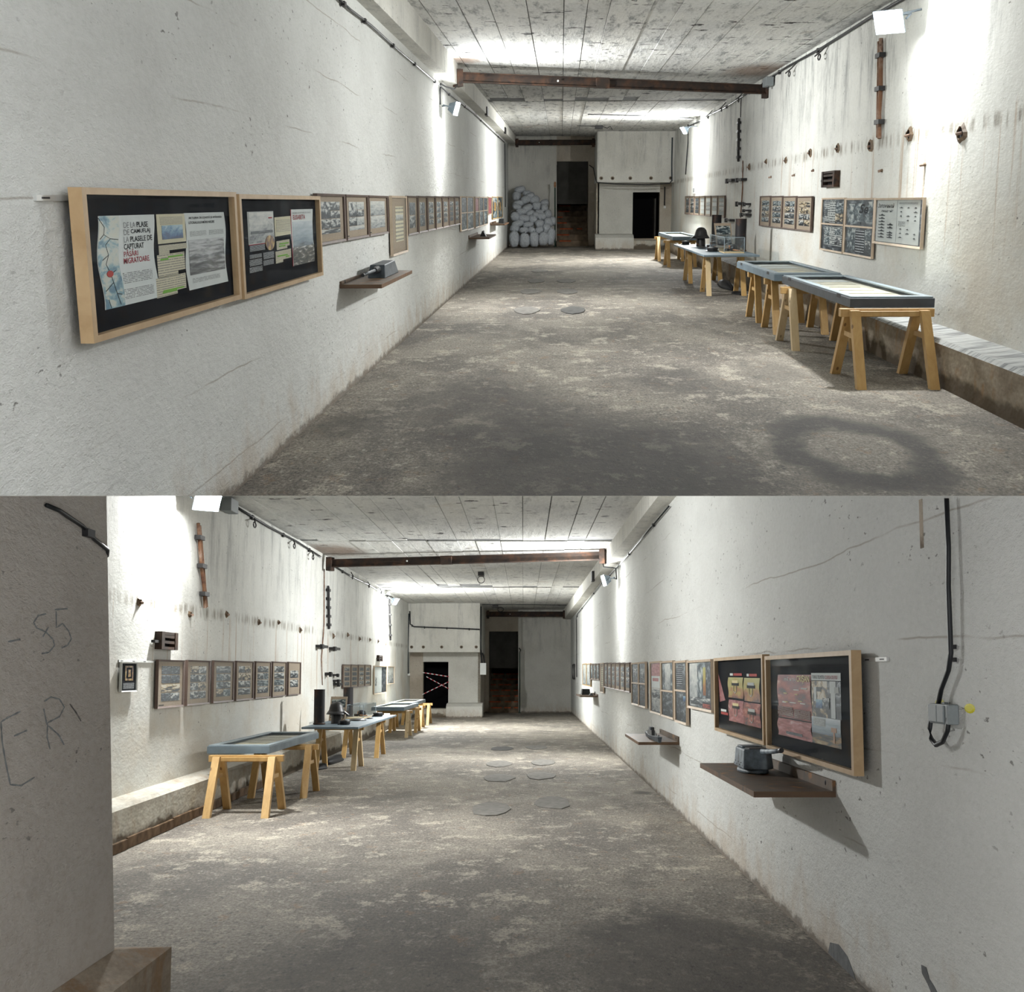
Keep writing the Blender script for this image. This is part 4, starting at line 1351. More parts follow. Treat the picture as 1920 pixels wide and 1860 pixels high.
trestle(3.06, 3.90, 28.5, .838, .66, 'pine trestle with pale legs under the near end of the helmet table, upper hall', 'trestles in the upper hall', pale=(0,))
trestle(3.10, 3.93, 32.9, .838, .72, 'pine trestle under the far end of the helmet table, upper hall', 'trestles in the upper hall')
display_case(3.42, 4.25, 40.5, 46.3, .775, .872, 'blue-grey glazed display case farthest away, upper hall')
trestle(3.25, 4.15, 38.9 + 2.2, .772, .75, 'pine trestle under the near end of the farthest case, upper hall', 'trestles in the upper hall')
trestle(3.27, 4.15, 45.2, .772, .75, 'pine trestle under the far end of the farthest case, upper hall', 'trestles in the upper hall')

ROOM = HALL_B
display_case(-4.42, -3.56, 18.55, 22.85, .775, .872, 'blue-grey glazed display case nearest the pier, lower hall')
trestle(-4.25, -3.37, 18.25, .772, .60, 'pine trestle under the near end of the first case, lower hall', 'trestles in the lower hall')
trestle(-4.25, -3.34, 21.05, .772, .62, 'pine trestle with pale top under the far end of the first case, lower hall', 'trestles in the lower hall', pale=())
tabletop(-4.22, -3.17, 25.0, 32.2, .84, .878, 'plain blue-grey tabletop with helmet and shell casings, lower hall')
trestle(-4.18, -3.33, 26.7, .838, .62, 'pine trestle with pale front leg under the near end of helmet table, lower hall', 'trestles in the lower hall', pale=(2, 3))
trestle(-4.18, -3.33, 30.7, .838, .72, 'pine trestle under the far end of the helmet table, lower hall', 'trestles in the lower hall')
display_case(-4.62, -3.66, 39.4, 44.6, .775, .872, 'blue-grey display case third from the pier, lower hall')
trestle(-4.45, -3.52, 38.4 + 1.6, .772, .68, 'pale trestle under the near end of the third case, lower hall', 'trestles in the lower hall', pale=(0, 1, 2, 3))
trestle(-4.45, -3.52, 43.2, .772, .72, 'pine trestle under the far end of the third case, lower hall', 'trestles in the lower hall')
display_case(-4.75, -3.92, 45.2, 50.9, .775, .872, 'pale-lidded display case farthest from the pier, lower hall', lid='switch_white')
trestle(-4.65, -3.62, 46.2, .772, .72, 'pine trestle under the near end of the last case, lower hall', 'trestles in the lower hall')
trestle(-4.65, -3.62, 49.6, .772, .80, 'pine trestle under the far end of the last case, lower hall', 'trestles in the lower hall')


# ================================================================ exhibits on the helmet tables
def casing(x, y, z, r, h, label):
    t = thing('shell_casing', label, 'shell casing', T((x, y, z)), 'shell casings')
    part('body', Geo().lathe([(r * 1.06, 0), (r * 1.06, .03), (r, .045), (r, h - .02), (r * 1.02, h - .012), (r * 1.02, h), (r * .9, h), (r * .88, h - .06)], 24), 'shell_iron', t, smooth=False)
    part('rim', Geo().tube([(r * 1.05 * math.cos(a * math.pi / 8), r * 1.05 * math.sin(a * math.pi / 8), .018) for a in range(16)], .012, 6, True), 'rust_steel', t)


def helmet(x, y, z, rot, label):
    """Steel helmet with flared brim on a dark bust stand."""
    t = thing('helmet', label, 'helmet', T((x, y, z)) @ RZ(rot))
    part('stand', Geo().lathe([(.105, 0), (.105, .01), (.10, .16), (.085, .22)], 18, sy=1.3), 'helmet_black', t, smooth=True)
    dome = [(.172, .20), (.168, .235), (.145, .27), (.135, .32), (.115, .375), (.08, .415), (.04, .432), (.004, .436)]
    part('shell', Geo().lathe(dome, 24, sy=1.25), 'helmet_black', t, smooth=True)
    part('brim', Geo().lathe([(.172, .20), (.20, .185), (.198, .192), (.168, .24)], 24, sy=1.3), 'helmet_black', t, smooth=True)
    part('visor', Geo().hexa([(-.19, -.12, .19), (-.25, -.09, .165), (-.25, .09, .165), (-.19, .12, .19), (-.16, -.12, .235), (-.25, -.09, .175), (-.25, .09, .175), (-.16, .12, .235)]), 'helmet_black', t, smooth=True)
    part('chin_strap', Geo().tube([(-.12, -.14, .2), (-.12, -.15, .1), (-.06, -.12, .04)], .008), 'rust_shelf', t)


def blob(name, x, y, z, sx, sy, sz, mat, label, cat, seed=1, amp=.16):
    rnd = random.Random(seed)
    g = Geo()
    prof = [(.46, 0), (.5, .12), (.48, .4), (.40, .7), (.25, .92), (.04, 1.0)]
    g.lathe(prof, 16)
    g.v = [Vector((p.x * sx * (1 + amp * math.sin(5 * p.z + seed + 3 * math.atan2(p.y, p.x))), p.y * sy * (1 + amp * math.cos(4 * p.z + seed + 2 * math.atan2(p.y, p.x))), p.z * sz)) for p in g.v]
    return single(name, g, mat, label, cat, T((x, y, z)), smooth=True)


def cap(x, y, z, s, label):
    t = thing('field_cap', label, 'cap', T((x, y, z)))
    part('crown', Geo().lathe([(.09 * s, 0), (.10 * s, .01), (.098 * s, .05), (.11 * s, .065), (.10 * s, .08), (.02, .088)], 18, sy=1.5), 'helmet_black', t, smooth=True)
    part('peak', Geo().hexa([(-.13 * s, -.1 * s, .0), (-.09 * s, -.12 * s, .0), (-.09 * s, .12 * s, .0), (-.13 * s, .1 * s, .0), (-.13 * s, -.1 * s, .012), (-.09 * s, -.12 * s, .02), (-.09 * s, .12 * s, .02), (-.13 * s, .1 * s, .012)]), 'helmet_black', t)


def mask(x, y, z, label):
    t = thing('gas_mask', label, 'gas mask', T((x, y, z)))
    part('face', Geo().lathe([(.06, 0), (.09, .02), (.10, .07), (.07, .12), (.02, .14)], 16, sy=1.4), 'helmet_black', t, smooth=True)
    for s in (-1, 1):
        part('eyepiece', Geo().tube([(-.085, s * .05 + .03 * math.cos(a * math.pi / 5), .08 + .03 * math.sin(a * math.pi / 5)) for a in range(10)], .009, 5, True), 'copper_strap', t)
    part('filter', Geo().lathe([(.05, 0), (.05, .05), (.03, .055)], 14, c=(-.13, 0, 0), sy=1.3), 'iron_black', t)
    part('strap', Geo().tube([(-.03, -.13, .03), (.06, -.16, .02), (.12, -.05, .015)], .012), 'copper_strap', t)


def photo_stand(x, y, z, rot, w, h, label):
    t = thing('photo_stand', label, 'photo panel', T((x, y, z)) @ RZ(rot) @ RX(-16))
    part('board', Geo().box(-w / 2, -.012, 0, w / 2, 0, h), 'kraft_mat', t)
    sheet('print', 'photo_teal', t, 0, h * .72, w * .84, h * .34, -.013)
    sheet('print', 'photo_bw', t, 0, h * .30, w * .84, h * .36, -.013)
    part('prop', Geo().hexa([(-.02, .02, .02), (.02, .02, .02), (.02, .3, -.05), (-.02, .3, -.05), (-.02, .0, h * .7), (.02, .0, h * .7), (.02, .03, h * .72), (-.02, .03, h * .72)]), 'pale_frame', t)


def vitrine(x0, x1, y0, y1, z, h, label):
    t = thing('acrylic_vitrine', label, 'vitrine', T(((x0 + x1) / 2, (y0 + y1) / 2, z)))
    w, d = (x1 - x0) / 2, (y1 - y0) / 2
    part('base_board', Geo().box(-w, -d, 0, w, d, .022), 'pine_pale', t)
    e = .004
    part('pane', Geo().box(-w, -d, .022, w, -d + e, h), 'acrylic', t)
    part('pane', Geo().box(-w, d - e, .022, w, d, h), 'acrylic', t)
    part('pane', Geo().box(-w, -d + e, .022, -w + e, d - e, h), 'acrylic', t)
    part('pane', Geo().box(w - e, -d + e, .022, w, d - e, h), 'acrylic', t)
    part('lid', Geo().box(-w, -d, h, w, d, h + e), 'acrylic', t)
    r = .0045
    for (a, b) in ((-w, -d), (w, -d), (-w, d), (w, d)):
        part('edge', Geo().box(a - r, b - r * 2, .022, a + r, b + r * 2, h), 'case_lid_paint', t)
    part('edge', Geo().box(-w, -d - r, h - r, w, -d + r, h + r), 'case_lid_paint', t)
    part('edge', Geo().box(-w - r, -d, h - r, -w + r, d, h + r), 'case_lid_paint', t)


ROOM = HALL_A
ZT = .878
casing(3.80, 28.35, ZT, .115, .66, 'tall dark iron shell casing standing at the near end, upper helmet table')
casing(3.80, 32.7, ZT, .115, .70, 'tall dark iron shell casing below the small frames, upper helmet table')
photo_stand(3.72, 30.3, ZT, 22, .42, .56, 'tilted photo panel leaning between the two casings, upper hall')
helmet(3.32, 31.6, ZT, 0, 'black steel helmet on a bust stand, upper hall')
vitrine(3.34, 3.74, 27.3, 29.9, ZT, .31, 'clear acrylic box on a wood base, upper helmet table')
mask(3.60, 27.9, ZT + .023, 'black gas mask with brass eyepieces inside the acrylic box, upper hall')
mask(3.56, 30.9, ZT, 'gas mask with copper straps beside the helmet, upper hall')
cap(3.22, 28.3, ZT, 1.1, 'flat black field cap beside the acrylic box, upper hall')
cap(3.10, 33.0, ZT, .9, 'small black cap at the far corner of the helmet table, upper hall')
blob('goggles', 3.22, 30.4, ZT, .16, .5, .035, 'helmet_black', 'flat black goggles lying between cap and helmet, upper hall', 'goggles', 2)
blob('tarpaulin', 3.80, 30.7, 0, .26, 2.3, .16, 'tarp_black', 'crumpled black tarpaulin on the floor under the helmet table, upper hall', 'tarpaulin', 3)
blob('tarpaulin', 3.80, 28.5, 0, .24, 0.9, .05, 'tarp_black', 'small flat black sheet on the floor by the trestle foot, upper hall', 'tarpaulin', 4)
ROOM = HALL_B
casing(-4.08, 26.2, ZT, .105, .68, 'tall dark iron shell casing at the near corner, lower helmet table')
casing(-4.06, 30.2, ZT, .110, .68, 'tall dark iron shell casing behind the acrylic box, lower helmet table')
photo_stand(-4.02, 28.2, ZT, -10, .36, .52, 'tilted photo panel between the two casings, lower hall')
helmet(-3.82, 26.7, ZT, 180, 'black steel helmet with visor on its stand, lower hall')
vitrine(-4.0, -3.62, 29.4, 31.8, ZT, .30, 'clear acrylic box on a wood base, lower helmet table')
mask(-3.80, 30.6, ZT + .023, 'brown and black gas mask inside the acrylic box, lower hall')
cap(-3.58, 26.2, ZT, 1.0, 'small black cap in front of the helmet, lower hall')
cap(-3.50, 31.2, ZT, 1.1, 'flat black field cap near the table edge, lower hall')
blob('goggles', -3.62, 28.5, ZT, .34, .7, .04, 'helmet_black', 'flat black belt lying in front of the acrylic box, lower hall', 'belt', 2)
blob('goggles', -3.50, 29.6, ZT, .12, .4, .025, 'helmet_black', 'small black goggles near the table edge, lower hall', 'goggles', 5)
blob('tarpaulin', -4.12, 28.6, 0, .26, 2.2, .14, 'tarp_black', 'crumpled black tarpaulin on the floor under the helmet table, lower hall', 'tarpaulin', 6)

blob('tarpaulin', -4.12, 26.7, 0, .26, 0.9, .10, 'tarp_black', 'small black bundle on the floor between the trestle legs, lower hall', 'tarpaulin', 8)


# ================================================================ wall shelves and models
def shelf(side, ya, yb, z, depth, label, lip=.07, mat='rust_shelf'):
    w = abs(yb - ya)
    t = thing('shelf', label, 'shelf', wallM(side, (ya + yb) / 2, z, 0))
    part('board', Geo().box(-w / 2, -depth, -.035, w / 2, 0, 0), mat, t, bevel=.003)
    part('front_edge', Geo().box(-w / 2, -depth - .006, -.037, w / 2, -depth, .001), 'shelf_edge', t)
    part('end_edge', Geo().box(-w / 2 - .006, -depth, -.037, -w / 2, 0, .001), 'shelf_wood', t)
    part('end_edge', Geo().box(w / 2, -depth, -.037, w / 2 + .006, 0, .001), 'shelf_wood', t)
    if lip:
        part('back_lip', Geo().box(-w / 2, -.022, .001, w / 2, -.001, lip), mat, t)
    for x in (-w / 2 + .35, w / 2 - .35):
        part('bracket', Geo().box(x - .03, -depth * .7, -.05, x + .03, -.01, -.036), 'galvanised', t)
    for x in (-w / 2 + .2, w / 2 - .2):
        part('screw', Geo().lathe([(.02, 0), (.012, .006)], 8).xf(T((x, -.022, lip * .6)) @ RX(90)), 'iron_black', t)
    return t


ROOM = HALL_A
shelf('L', 13.35, 16.2, 1.09, .41, 'dark rusty wall shelf carrying the gun turret, upper hall', lip=.03)
shelf('L', 33.0, 36.6, 1.055, .50, 'small brown wall shelf with a dark fragment, middle of upper left wall', lip=.05, mat='shelf_wood')
shelf('L', 43.6, 47.6, 1.21, .46, 'farthest small wall shelf with a black box, upper left wall', lip=.05, mat='shelf_wood')
# naval gun turret pointing to the camera
t = thing('gun_turret_model', 'blue-grey angular gun turret model with a long barrel, upper hall', 'turret model', T((-1.93, 15.1, 1.0905)))
g = Geo()
b0 = [(-.10, -.62, 0), (.09, -.62, 0), (.09, .62, 0), (-.10, .62, 0)]
b1 = [(-.085, -.50, .135), (.075, -.50, .135), (.065, .48, .145), (-.075, .48, .145)]
g.hexa(b0 + b1)
part('gun_house', g, 'model_grey', t, bevel=.008)
part('mantlet', Geo().tube([(0, -.55, .09), (0, -.78, .09)], [.04, .03], 10), 'model_black', t)
part('barrel', Geo().tube([(0, -.6, .09), (0, -1.3, .087), (0, -1.62, .085)], [.020, .016, .014], 10), 'model_grey', t, smooth=True)
part('muzzle', Geo().tube([(0, -1.6, .085), (0, -1.66, .085)], .018, 10), 'model_black', t)
t = thing('stone_fragment', 'dark angular fragment on the small brown shelf, upper hall', 'fragment', T((-1.86, 34.3, 1.0555)))
part('body', Geo().hexa([(-.07, -.25, 0), (.08, -.2, 0), (.07, .3, 0), (-.08, .25, 0), (-.03, -.1, .11), (.03, -.12, .09), (.02, .1, .14), (-.04, .1, .13)]), 'model_black', t)
t = thing('black_box_model', 'small black flat-topped bunker model on the farthest shelf, upper hall', 'model', T((-1.84, 45.2, 1.2105)))
part('body', Geo().hexa([(-.09, -.45, 0), (.09, -.45, 0), (.09, .45, 0), (-.09, .45, 0), (-.07, -.35, .15), (.07, -.35, .15), (.07, .35, .15), (-.07, .35, .15)]), 'model_black', t)
part('aerial', Geo().tube([(0, 0, .14), (0, 0, .30)], .006), 'model_black', t)

ROOM = HALL_B
shelf('R', 11.55, 8.80, 1.10, .53, 'near rusty wall shelf carrying the weathered turret, lower hall')
shelf('R', 20.4, 17.9, .955, .54, 'middle rusty wall shelf carrying the ship model, lower hall')
shelf('R', 42.0, 38.8, 1.215, .52, 'far small wall shelf with black models, lower hall', lip=.04, mat='shelf_wood')
t = thing('gun_turret_model', 'weathered blue-grey gun turret on a round base with raised barrel, lower hall', 'turret model', T((1.75, 10.55, 1.1005)))
part('base_ring', Geo().lathe([(.105, 0), (.115, .006), (.112, .028), (.095, .034)], 24, sy=2.6), 'model_weathered', t, smooth=True)
g = Geo()
rb0 = [(-.115, -.26), (.06, -.33), (.125, -.22), (.125, .26), (.05, .35), (-.10, .30)]
vs = [(x, y, .036) for x, y in rb0] + [(x * .90, y * .88, .185) for x, y in rb0]
n = 6
g.add(vs, [tuple(range(n))[::-1], tuple(range(n, 2 * n))] + [(i, (i + 1) % n, n + (i + 1) % n, n + i) for i in range(n)])
part('gun_house', g, 'model_weathered', t, bevel=.01)
part('roof_slot', Geo().box(-.06, -.22, .186, .07, .06, .192), 'model_black', t)
part('roof_plate', Geo().box(-.08, .0, .186, .08, .24, .198), 'model_weathered', t, bevel=.004)
for i in range(7):
    part('rivet', Geo().lathe([(.006, 0), (.003, .004)], 6).xf(T((-.11, -.20 + i * .07, .06 + .02 * (i % 2))) @ RY(-90)), 'model_black', t)
part('barrel', Geo().tube([(.03, -.20, .165), (.03, -.75, .20), (.03, -1.02, .222)], [.022, .017, .016], 10), 'model_weathered', t, smooth=True)
part('muzzle', Geo().tube([(.03, -1.0, .220), (.03, -1.06, .225)], .018, 10), 'model_black', t)
t = thing('ship_model', 'dark warship model with two masts on the middle shelf, lower hall', 'ship model', T((1.72, 18.7, .9555)))
hull = []
for s in range(9):
    a = s / 8
    y = -1.0 + 2.0 * a
    hw = .055 * math.sin(math.pi * (0.12 + .8 * a)) ** .6
    hull.append((y, hw, .055 + .02 * abs(a - .5) * 2))
vs, fs = [], []
for (y, hw, zt) in hull:
    vs += [(-hw * .5, y, 0), (hw * .5, y, 0), (hw, y, zt), (-hw, y, zt)]
for i in range(8):
    for k in range(4):
        l = (k + 1) % 4
        fs.append((i * 4 + k, i * 4 + l, i * 4 + 4 + l, i * 4 + 4 + k))
fs += [(0, 1, 2, 3), (32, 33, 34, 35)]
part('hull', Geo().add(vs, fs), 'model_grey', t)
part('deck_house', Geo().hexa([(-.035, -.2, .06), (.035, -.2, .06), (.035, .5, .06), (-.035, .5, .06), (-.028, -.1, .12), (.028, -.1, .12), (.028, .4, .12), (-.028, .4, .12)]), 'model_black', t)
part('bridge', Geo().box(-.024, .1, .12, .024, .36, .16), 'model_grey', t)
part('funnel', Geo().tube([(0, -.05, .11), (0, -.05, .165)], .018, 8), 'model_black', t)
part('mast', Geo().tube([(0, .22, .15), (0, .22, .26)], .005, 5), 'galvanised', t)
part('mast', Geo().tube([(0, -.35, .06), (0, -.35, .21)], .004, 5), 'galvanised', t)
part('gun', Geo().tube([(0, -.62, .08), (0, -.86, .085)], .009, 6), 'model_black', t)
part('gun', Geo().tube([(0, .66, .08), (0, .9, .085)], .009, 6), 'model_black', t)
t = thing('black_box_model', 'black flat-topped bunker model on the far shelf, lower hall', 'model', T((1.72, 40.9, 1.2155)))
part('body', Geo().hexa([(-.13, -.5, 0), (.13, -.5, 0), (.13, .5, 0), (-.13, .5, 0), (-.11, -.4, .17), (.11, -.4, .17), (.11, .4, .17), (-.11, .4, .17)]), 'model_black', t)
t = thing('stone_fragment', 'small dark fragment beside the black model on the far shelf, lower hall', 'fragment', T((1.82, 39.4, 1.2155)))
part('body', Geo().hexa([(-.06, -.2, 0), (.06, -.2, 0), (.06, .25, 0), (-.06, .25, 0), (-.02, -.1, .05), (.03, -.1, .07), (.02, .1, .08), (-.03, .1, .06)]), 'model_black', t)


# ================================================================ floodlights
def floodlight(x, y, z, d, label, power=1.0, size=.15, cone=180, spill=0.4, arm=None):
    """Floodlight: finned housing, glowing front, yoke and arm; d = direction it faces."""
    d = Vector(d).normalized()
    q = (-d).to_track_quat('Y', 'Z').to_matrix().to_4x4()
    t = thing('floodlight', label, 'floodlight', T((x, y, z)) @ q)
    s = size
    part('housing', Geo().hexa([(-s, 0, -s * .75), (s, 0, -s * .75), (s * .6, .12, -s * .4), (-s * .6, .12, -s * .4), (-s, 0, s * .75), (s, 0, s * .75), (s * .6, .12, s * .4), (-s * .6, .12, s * .4)]), 'lamp_housing', t)
    part('bezel', ring(2 * s * 1.08, 1.5 * s * 1.08, .02, .02, .02).xf(T((0, 0, -.75 * s * 1.08))), 'lamp_housing', t)
    part('lens', Geo().box(-s * .98, -.006, -s * .73, s * .98, 0, s * .73), 'lamp_glow', t)
    part('yoke', Geo().tube([(-s * 1.1, .05, 0), (-s * 1.1, .2, 0), (s * 1.1, .2, 0), (s * 1.1, .05, 0)], .012, 6), 'lamp_housing', t)
    if arm:
        a = (T((x, y, z)) @ q).inverted() @ Vector(arm)
        part('arm', Geo().tube([(0, .2, 0), tuple(a)], .014, 6), 'lamp_housing', t)
    ld = bpy.data.lights.new('floodlight_beam', 'AREA')
    ld.shape = 'RECTANGLE'
    ld.size, ld.size_y = s * 1.9, s * 1.4
    ld.energy = LAMP_W * power
    ld.color = (0.985, 1.0, 0.98)
    ld.spread = math.radians(cone)
    lo = bpy.data.objects.new('floodlight_beam', ld)
    COL.objects.link(lo)
    lo.parent = t
    lo.matrix_local = T((0, -.03, 0)) @ RX(-90)
    sd = bpy.data.lights.new('floodlight_spill', 'POINT')
    sd.energy = LAMP_W * power * spill
    sd.color = (0.985, 1.0, 0.98)
    sd.shadow_soft_size = .08
    so = bpy.data.objects.new('floodlight_spill', sd)
    COL.objects.link(so)
    so.parent = t
    so.matrix_local = T((0, -.14, 0))
    return t


ROOM = HALL_A
floodlight(3.95, 16.9, 3.95, (-.55, -.70, -.45), 'bright floodlight high on the near right wall, upper hall', 0.7, .17, arm=(4.35, 17.0, 4.1))
floodlight(-1.86, 25.6, 3.55, (.85, -.15, -.25), 'floodlight on a bent arm under the left beam, upper hall', 1.0, .15, arm=(-2.12, 25.7, 3.6))
floodlight(4.15, 45.6, 4.16, (-.75, -.22, -.5), 'small far floodlight near the end block, upper hall', 1.4, .15, spill=1.2, arm=(4.6, 45.8, 4.3))
ROOM = HALL_B
floodlight(-4.25, 17.5, 4.14, (.55, -.70, -.45), 'bright floodlight high on the near left wall, lower hall', 1.25, .17, arm=(-4.62, 17.6, 4.3))
floodlight(1.66, 29.3, 3.90, (-.85, -.15, -.25), 'floodlight on a bent arm under the right beam, lower hall', 1.1, .15, arm=(1.95, 29.6, 3.95))
floodlight(-4.65, 46.5, 4.36, (.75, -.22, -.5), 'small far floodlight by the end block, lower hall', 1.6, .15, spill=1.5, arm=(-5.0, 46.8, 4.5))


# ================================================================ steel beams, cables, wall fittings
def i_beam(p, q, h, w, label, cat='beam', mat='rust_steel'):
    p, q = Vector(p), Vector(q)
    L = (q - p).length
    d = (q - p).normalized()
    y = Vector((0, 0, 1)).cross(d).normalized()
    z = d.cross(y)
    m = Matrix((d, y, z)).transposed().to_4x4()
    t = thing('steel_beam', label, cat, T(p) @ m)
    part('web', Geo().box(0, -.02, -h / 2 + .01, L, .02, h / 2 - .01), mat, t)
    part('flange', Geo().box(0, -w / 2, h / 2 - .02, L, w / 2, h / 2), mat, t)
    part('flange', Geo().box(0, -w / 2, -h / 2, L, w / 2, -h / 2 + .02), mat, t)
    part('splice_plate', Geo().box(L * .42, -w / 2 - .006, -h / 2 - .006, L * .46, w / 2 + .006, h / 2 + .006), mat, t)
    for s in (0.02, L - .14):
        part('end_plate', Geo().box(s, -w / 2 - .05, -h / 2 - .08, s + .12, w / 2 + .05, h / 2 + .05), mat, t)
    part('bolt', Geo().lathe([(.02, 0), (.02, .012), (.01, .016)], 8).xf(T((L * .3, -w / 2 - .006, 0)) @ RX(90)), 'switch_white', t)
    return t


def cable(name, pts, r, label, mat='cable_black', clips=0, cat='cable', side=None):
    base = Vector(pts[0])
    t = thing(name, label, cat, T(base))
    part('sheath', Geo().tube([Vector(p) - base for p in pts], r, 6), mat, t, smooth=True)
    for i in range(clips):
        a = (i + .5) / clips * (len(pts) - 1)
        k = int(a)
        p = Vector(pts[k]).lerp(Vector(pts[k + 1]), a - k) - base
        part('clip', Geo().box(p.x - .02, p.y - .06, p.z - r * 2.2, p.x + .02, p.y + .06, p.z + r * 1.3), 'iron_black', t)
    return t


def hook(side, y, z, label, group):
    t = thing('cable_hook', label, 'hook', wallM(side, y, z, 0), group)
    part('arm', Geo().tube([(.25, -.02, .10), (0, -.08, .02), (-.28, -.14, -.04)], .013, 5), 'iron_black', t)
    part('curl', Geo().tube([(-.10 + .11 * math.cos(a * math.pi / 6), -.10, -.07 + .045 * math.sin(a * math.pi / 6)) for a in range(12)], .012, 5, True), 'iron_black', t)


def wall_hole(side, y, z, s, label, group, mat='hole_rust'):
    t = thing('socket_hole', label, 'wall hole', wallM(side, y, z, 0), group)
    rnd = random.Random(int(y * 13))
    n = 14
    out, inn = [], []
    for k in range(n):
        a = 2 * math.pi * k / n
        j = rnd.uniform(.8, 1.2)
        out.append((math.cos(a) * .17 * s * j, math.sin(a) * .085 * s * j))
        inn.append((math.cos(a) * .10 * s * j, math.sin(a) * .052 * s * j))
    vs = [(x, -.001, z_) for x, z_ in out] + [(x, -.025, z_) for x, z_ in inn] + [(x, -.004, z_) for x, z_ in inn]
    fs = [(k, (k + 1) % n, n + (k + 1) % n, n + k) for k in range(n)] + [(n + k, n + (k + 1) % n, 2 * n + (k + 1) % n, 2 * n + k) for k in range(n)]
    part('crater', Geo().add(vs, fs), mat, t)
    part('dark_core', Geo().prism(inn, 1, -.006, -.001), 'void_black', t)  # black disc on the uncut wall stands in for the hole's inner shade
    part('stub', Geo().tube([(rnd.uniform(-.04, .04), 0, 0), (rnd.uniform(-.05, .05), -.05, -.01)], .018, 6), 'rust_bright', t)


def conduit(side, ya, za, yb, zb, r, label, mat='rust_bright', clips=3):
    a = wallM(side, ya, za, .05).translation
    b = wallM(side, yb, zb, .05).translation
    t = thing('conduit', label, 'conduit', T(b))
    d = a - b
    part('pipe', Geo().tube([(0, 0, 0), d * .25 + Vector((0, .03, 0)), d * .5 - Vector((0, .03, 0)), d], r, 7), mat, t)
    part('pipe', Geo().tube([Vector((0, r * 4, .02)), d * .98 + Vector((0, r * 4, 0))], r * .7, 6), mat, t)
    for i in range(clips):
        p = d * ((i + .5) / clips)
        part('saddle', Geo().box(p.x - .042, p.y - .10, p.z - .03, p.x + .042, p.y + .16, p.z + .03), 'iron_black', t)


def wall_rack(side, ya, yb, z0, z1, label):
    w, h = abs(yb - ya), z1 - z0
    t = thing('iron_rack', label, 'bracket', wallM(side, (ya + yb) / 2, z0, 0))
    for x in (-w / 2, w / 2 - .14):
        part('upright', Geo().box(x, -.09, 0, x + .14, -.001, h), 'rust_steel', t)
    for z in (0, h * .34, h * .66, h - .035):
        part('rung', Geo().box(-w / 2 + .1, -.08, z, w / 2 - .1, -.02, z + .035), 'rust_steel', t)
    part('back_plate', Geo().box(-w / 2 + .1, -.012, .01, w / 2 - .1, -.001, h - .01), 'void_black', t)
    part('side_lug', Geo().box(-w / 2 - .2, -.06, h * .35, -w / 2, -.01, h * .5), 'iron_black', t)


def stub(side, y, z, w, h, label, group):
    t = thing('iron_bracket', label, 'bracket', wallM(side, y, z, 0), group)
    part('arm', Geo().box(-w / 2, -.14, 0, w / 2, -.001, h), 'iron_black', t)
    part('tip', Geo().box(-w / 2, -.16, -h * .5, -w / 2 + w * .25, -.10, h * 1.2), 'iron_black', t)


# ---- upper hall
ROOM = HALL_A
i_beam((-1.98, 26.9, 4.21), (4.55, 30.0, 4.20), .19, .14, 'long rusty steel beam crossing under the ceiling, upper hall')
i_beam((-1.80, 59.2, 4.36), (1.62, 59.2, 4.36), .22, .2, 'dark corroded steel beam at the far end, upper hall')
cable('side_cable', [(-2.115, y, z) for y, z in ((13.5, 3.79), (14.5, 3.79), (16.07, 3.83), (18.75, 3.845), (21.1, 3.876), (24.2, 3.91), (26.9, 3.93), (31, 4.0), (35.4, 4.07), (44.9, 4.13), (55.8, 4.22))], .013,
      'black cable running along the left wall below the beam, upper hall', clips=9)
cable('drop_cable', [(-2.12, 56.0, 4.2), (-2.12, 56.0, 1.7)], .018, 'dark cable hanging down the far left wall, upper hall')
cable('lamp_cable', [(-1.90, 26.9, 4.08), (-1.95, 26.5, 3.96), (-2.08, 26.0, 3.97), (-2.115, 25.4, 3.97), (-2.12, 25.3, 3.85), (-2.12, 25.3, 3.6)], .014, 'cable looping from the steel beam to the left floodlight, upper hall')
cable('thick_cable', [(A_XR(y) - .03, y, A_ZC(y) - .06 + dz) for y, dz in ((13, .0), (17, -.01), (20, .0), (23.5, -.03), (27, -.01), (30.3, -.02))], .022, 'thick black cable under the ceiling along the near right wall, upper hall', clips=4)
cable('thick_cable', [(A_XR(y) - .03, y, A_ZC(y) - .08 + dz) for y, dz in ((30.8, -.05), (34, -.06), (38, -.10), (42, -.06), (46, -.08), (49.6, -.05))], .022, 'thick black cable under the ceiling along the far right wall, upper hall', clips=4)
for i, (y, z) in enumerate(((23.3, 4.27), (26.4, 4.28), (29.2, 4.28))):
    hook('R', y, z, f'bent iron cable hook on the near right wall, {ORD[i]} from the camera, upper hall', 'iron cable hooks, upper hall')
for i, (y, z) in enumerate(((34.2, 4.36), (38.0, 4.38), (41.6, 4.40))):
    hook('R', y, z, f'bent iron cable hook beyond the steel beam, {ORD[i]} from it, upper right wall', 'iron cable hooks, upper hall')
for i, (y, z, s) in enumerate(((32.6, 2.675, .9), (29.8, 2.715, .7), (27.1, 2.66, .8), (24.4, 2.71, .9), (21.9, 2.69, .9), (19.55, 2.63, 1.1), (17.35, 2.675, 1.1), (15.05, 2.59, 1.2))):
    wall_hole('R', y, z, s, f'rusty broken socket hole in the right wall, {ORD[7 - i]} from the camera, upper hall', 'row of socket holes, upper right wall')
for i, (y, z) in enumerate(((16.5, 2.30), (18.75, 2.28), (24.0, 2.40), (26.0, 2.36), (29.0, 2.38))):
    wall_hole('R', y, z, .3, f'tiny drilled hole below the socket row, {ORD[i]} from the camera, upper hall', 'small drilled holes, upper right wall')
conduit('R', 19.05, 4.0, 18.8, 2.70, .030, 'rusty peeling vertical conduit under the near floodlight, upper hall')
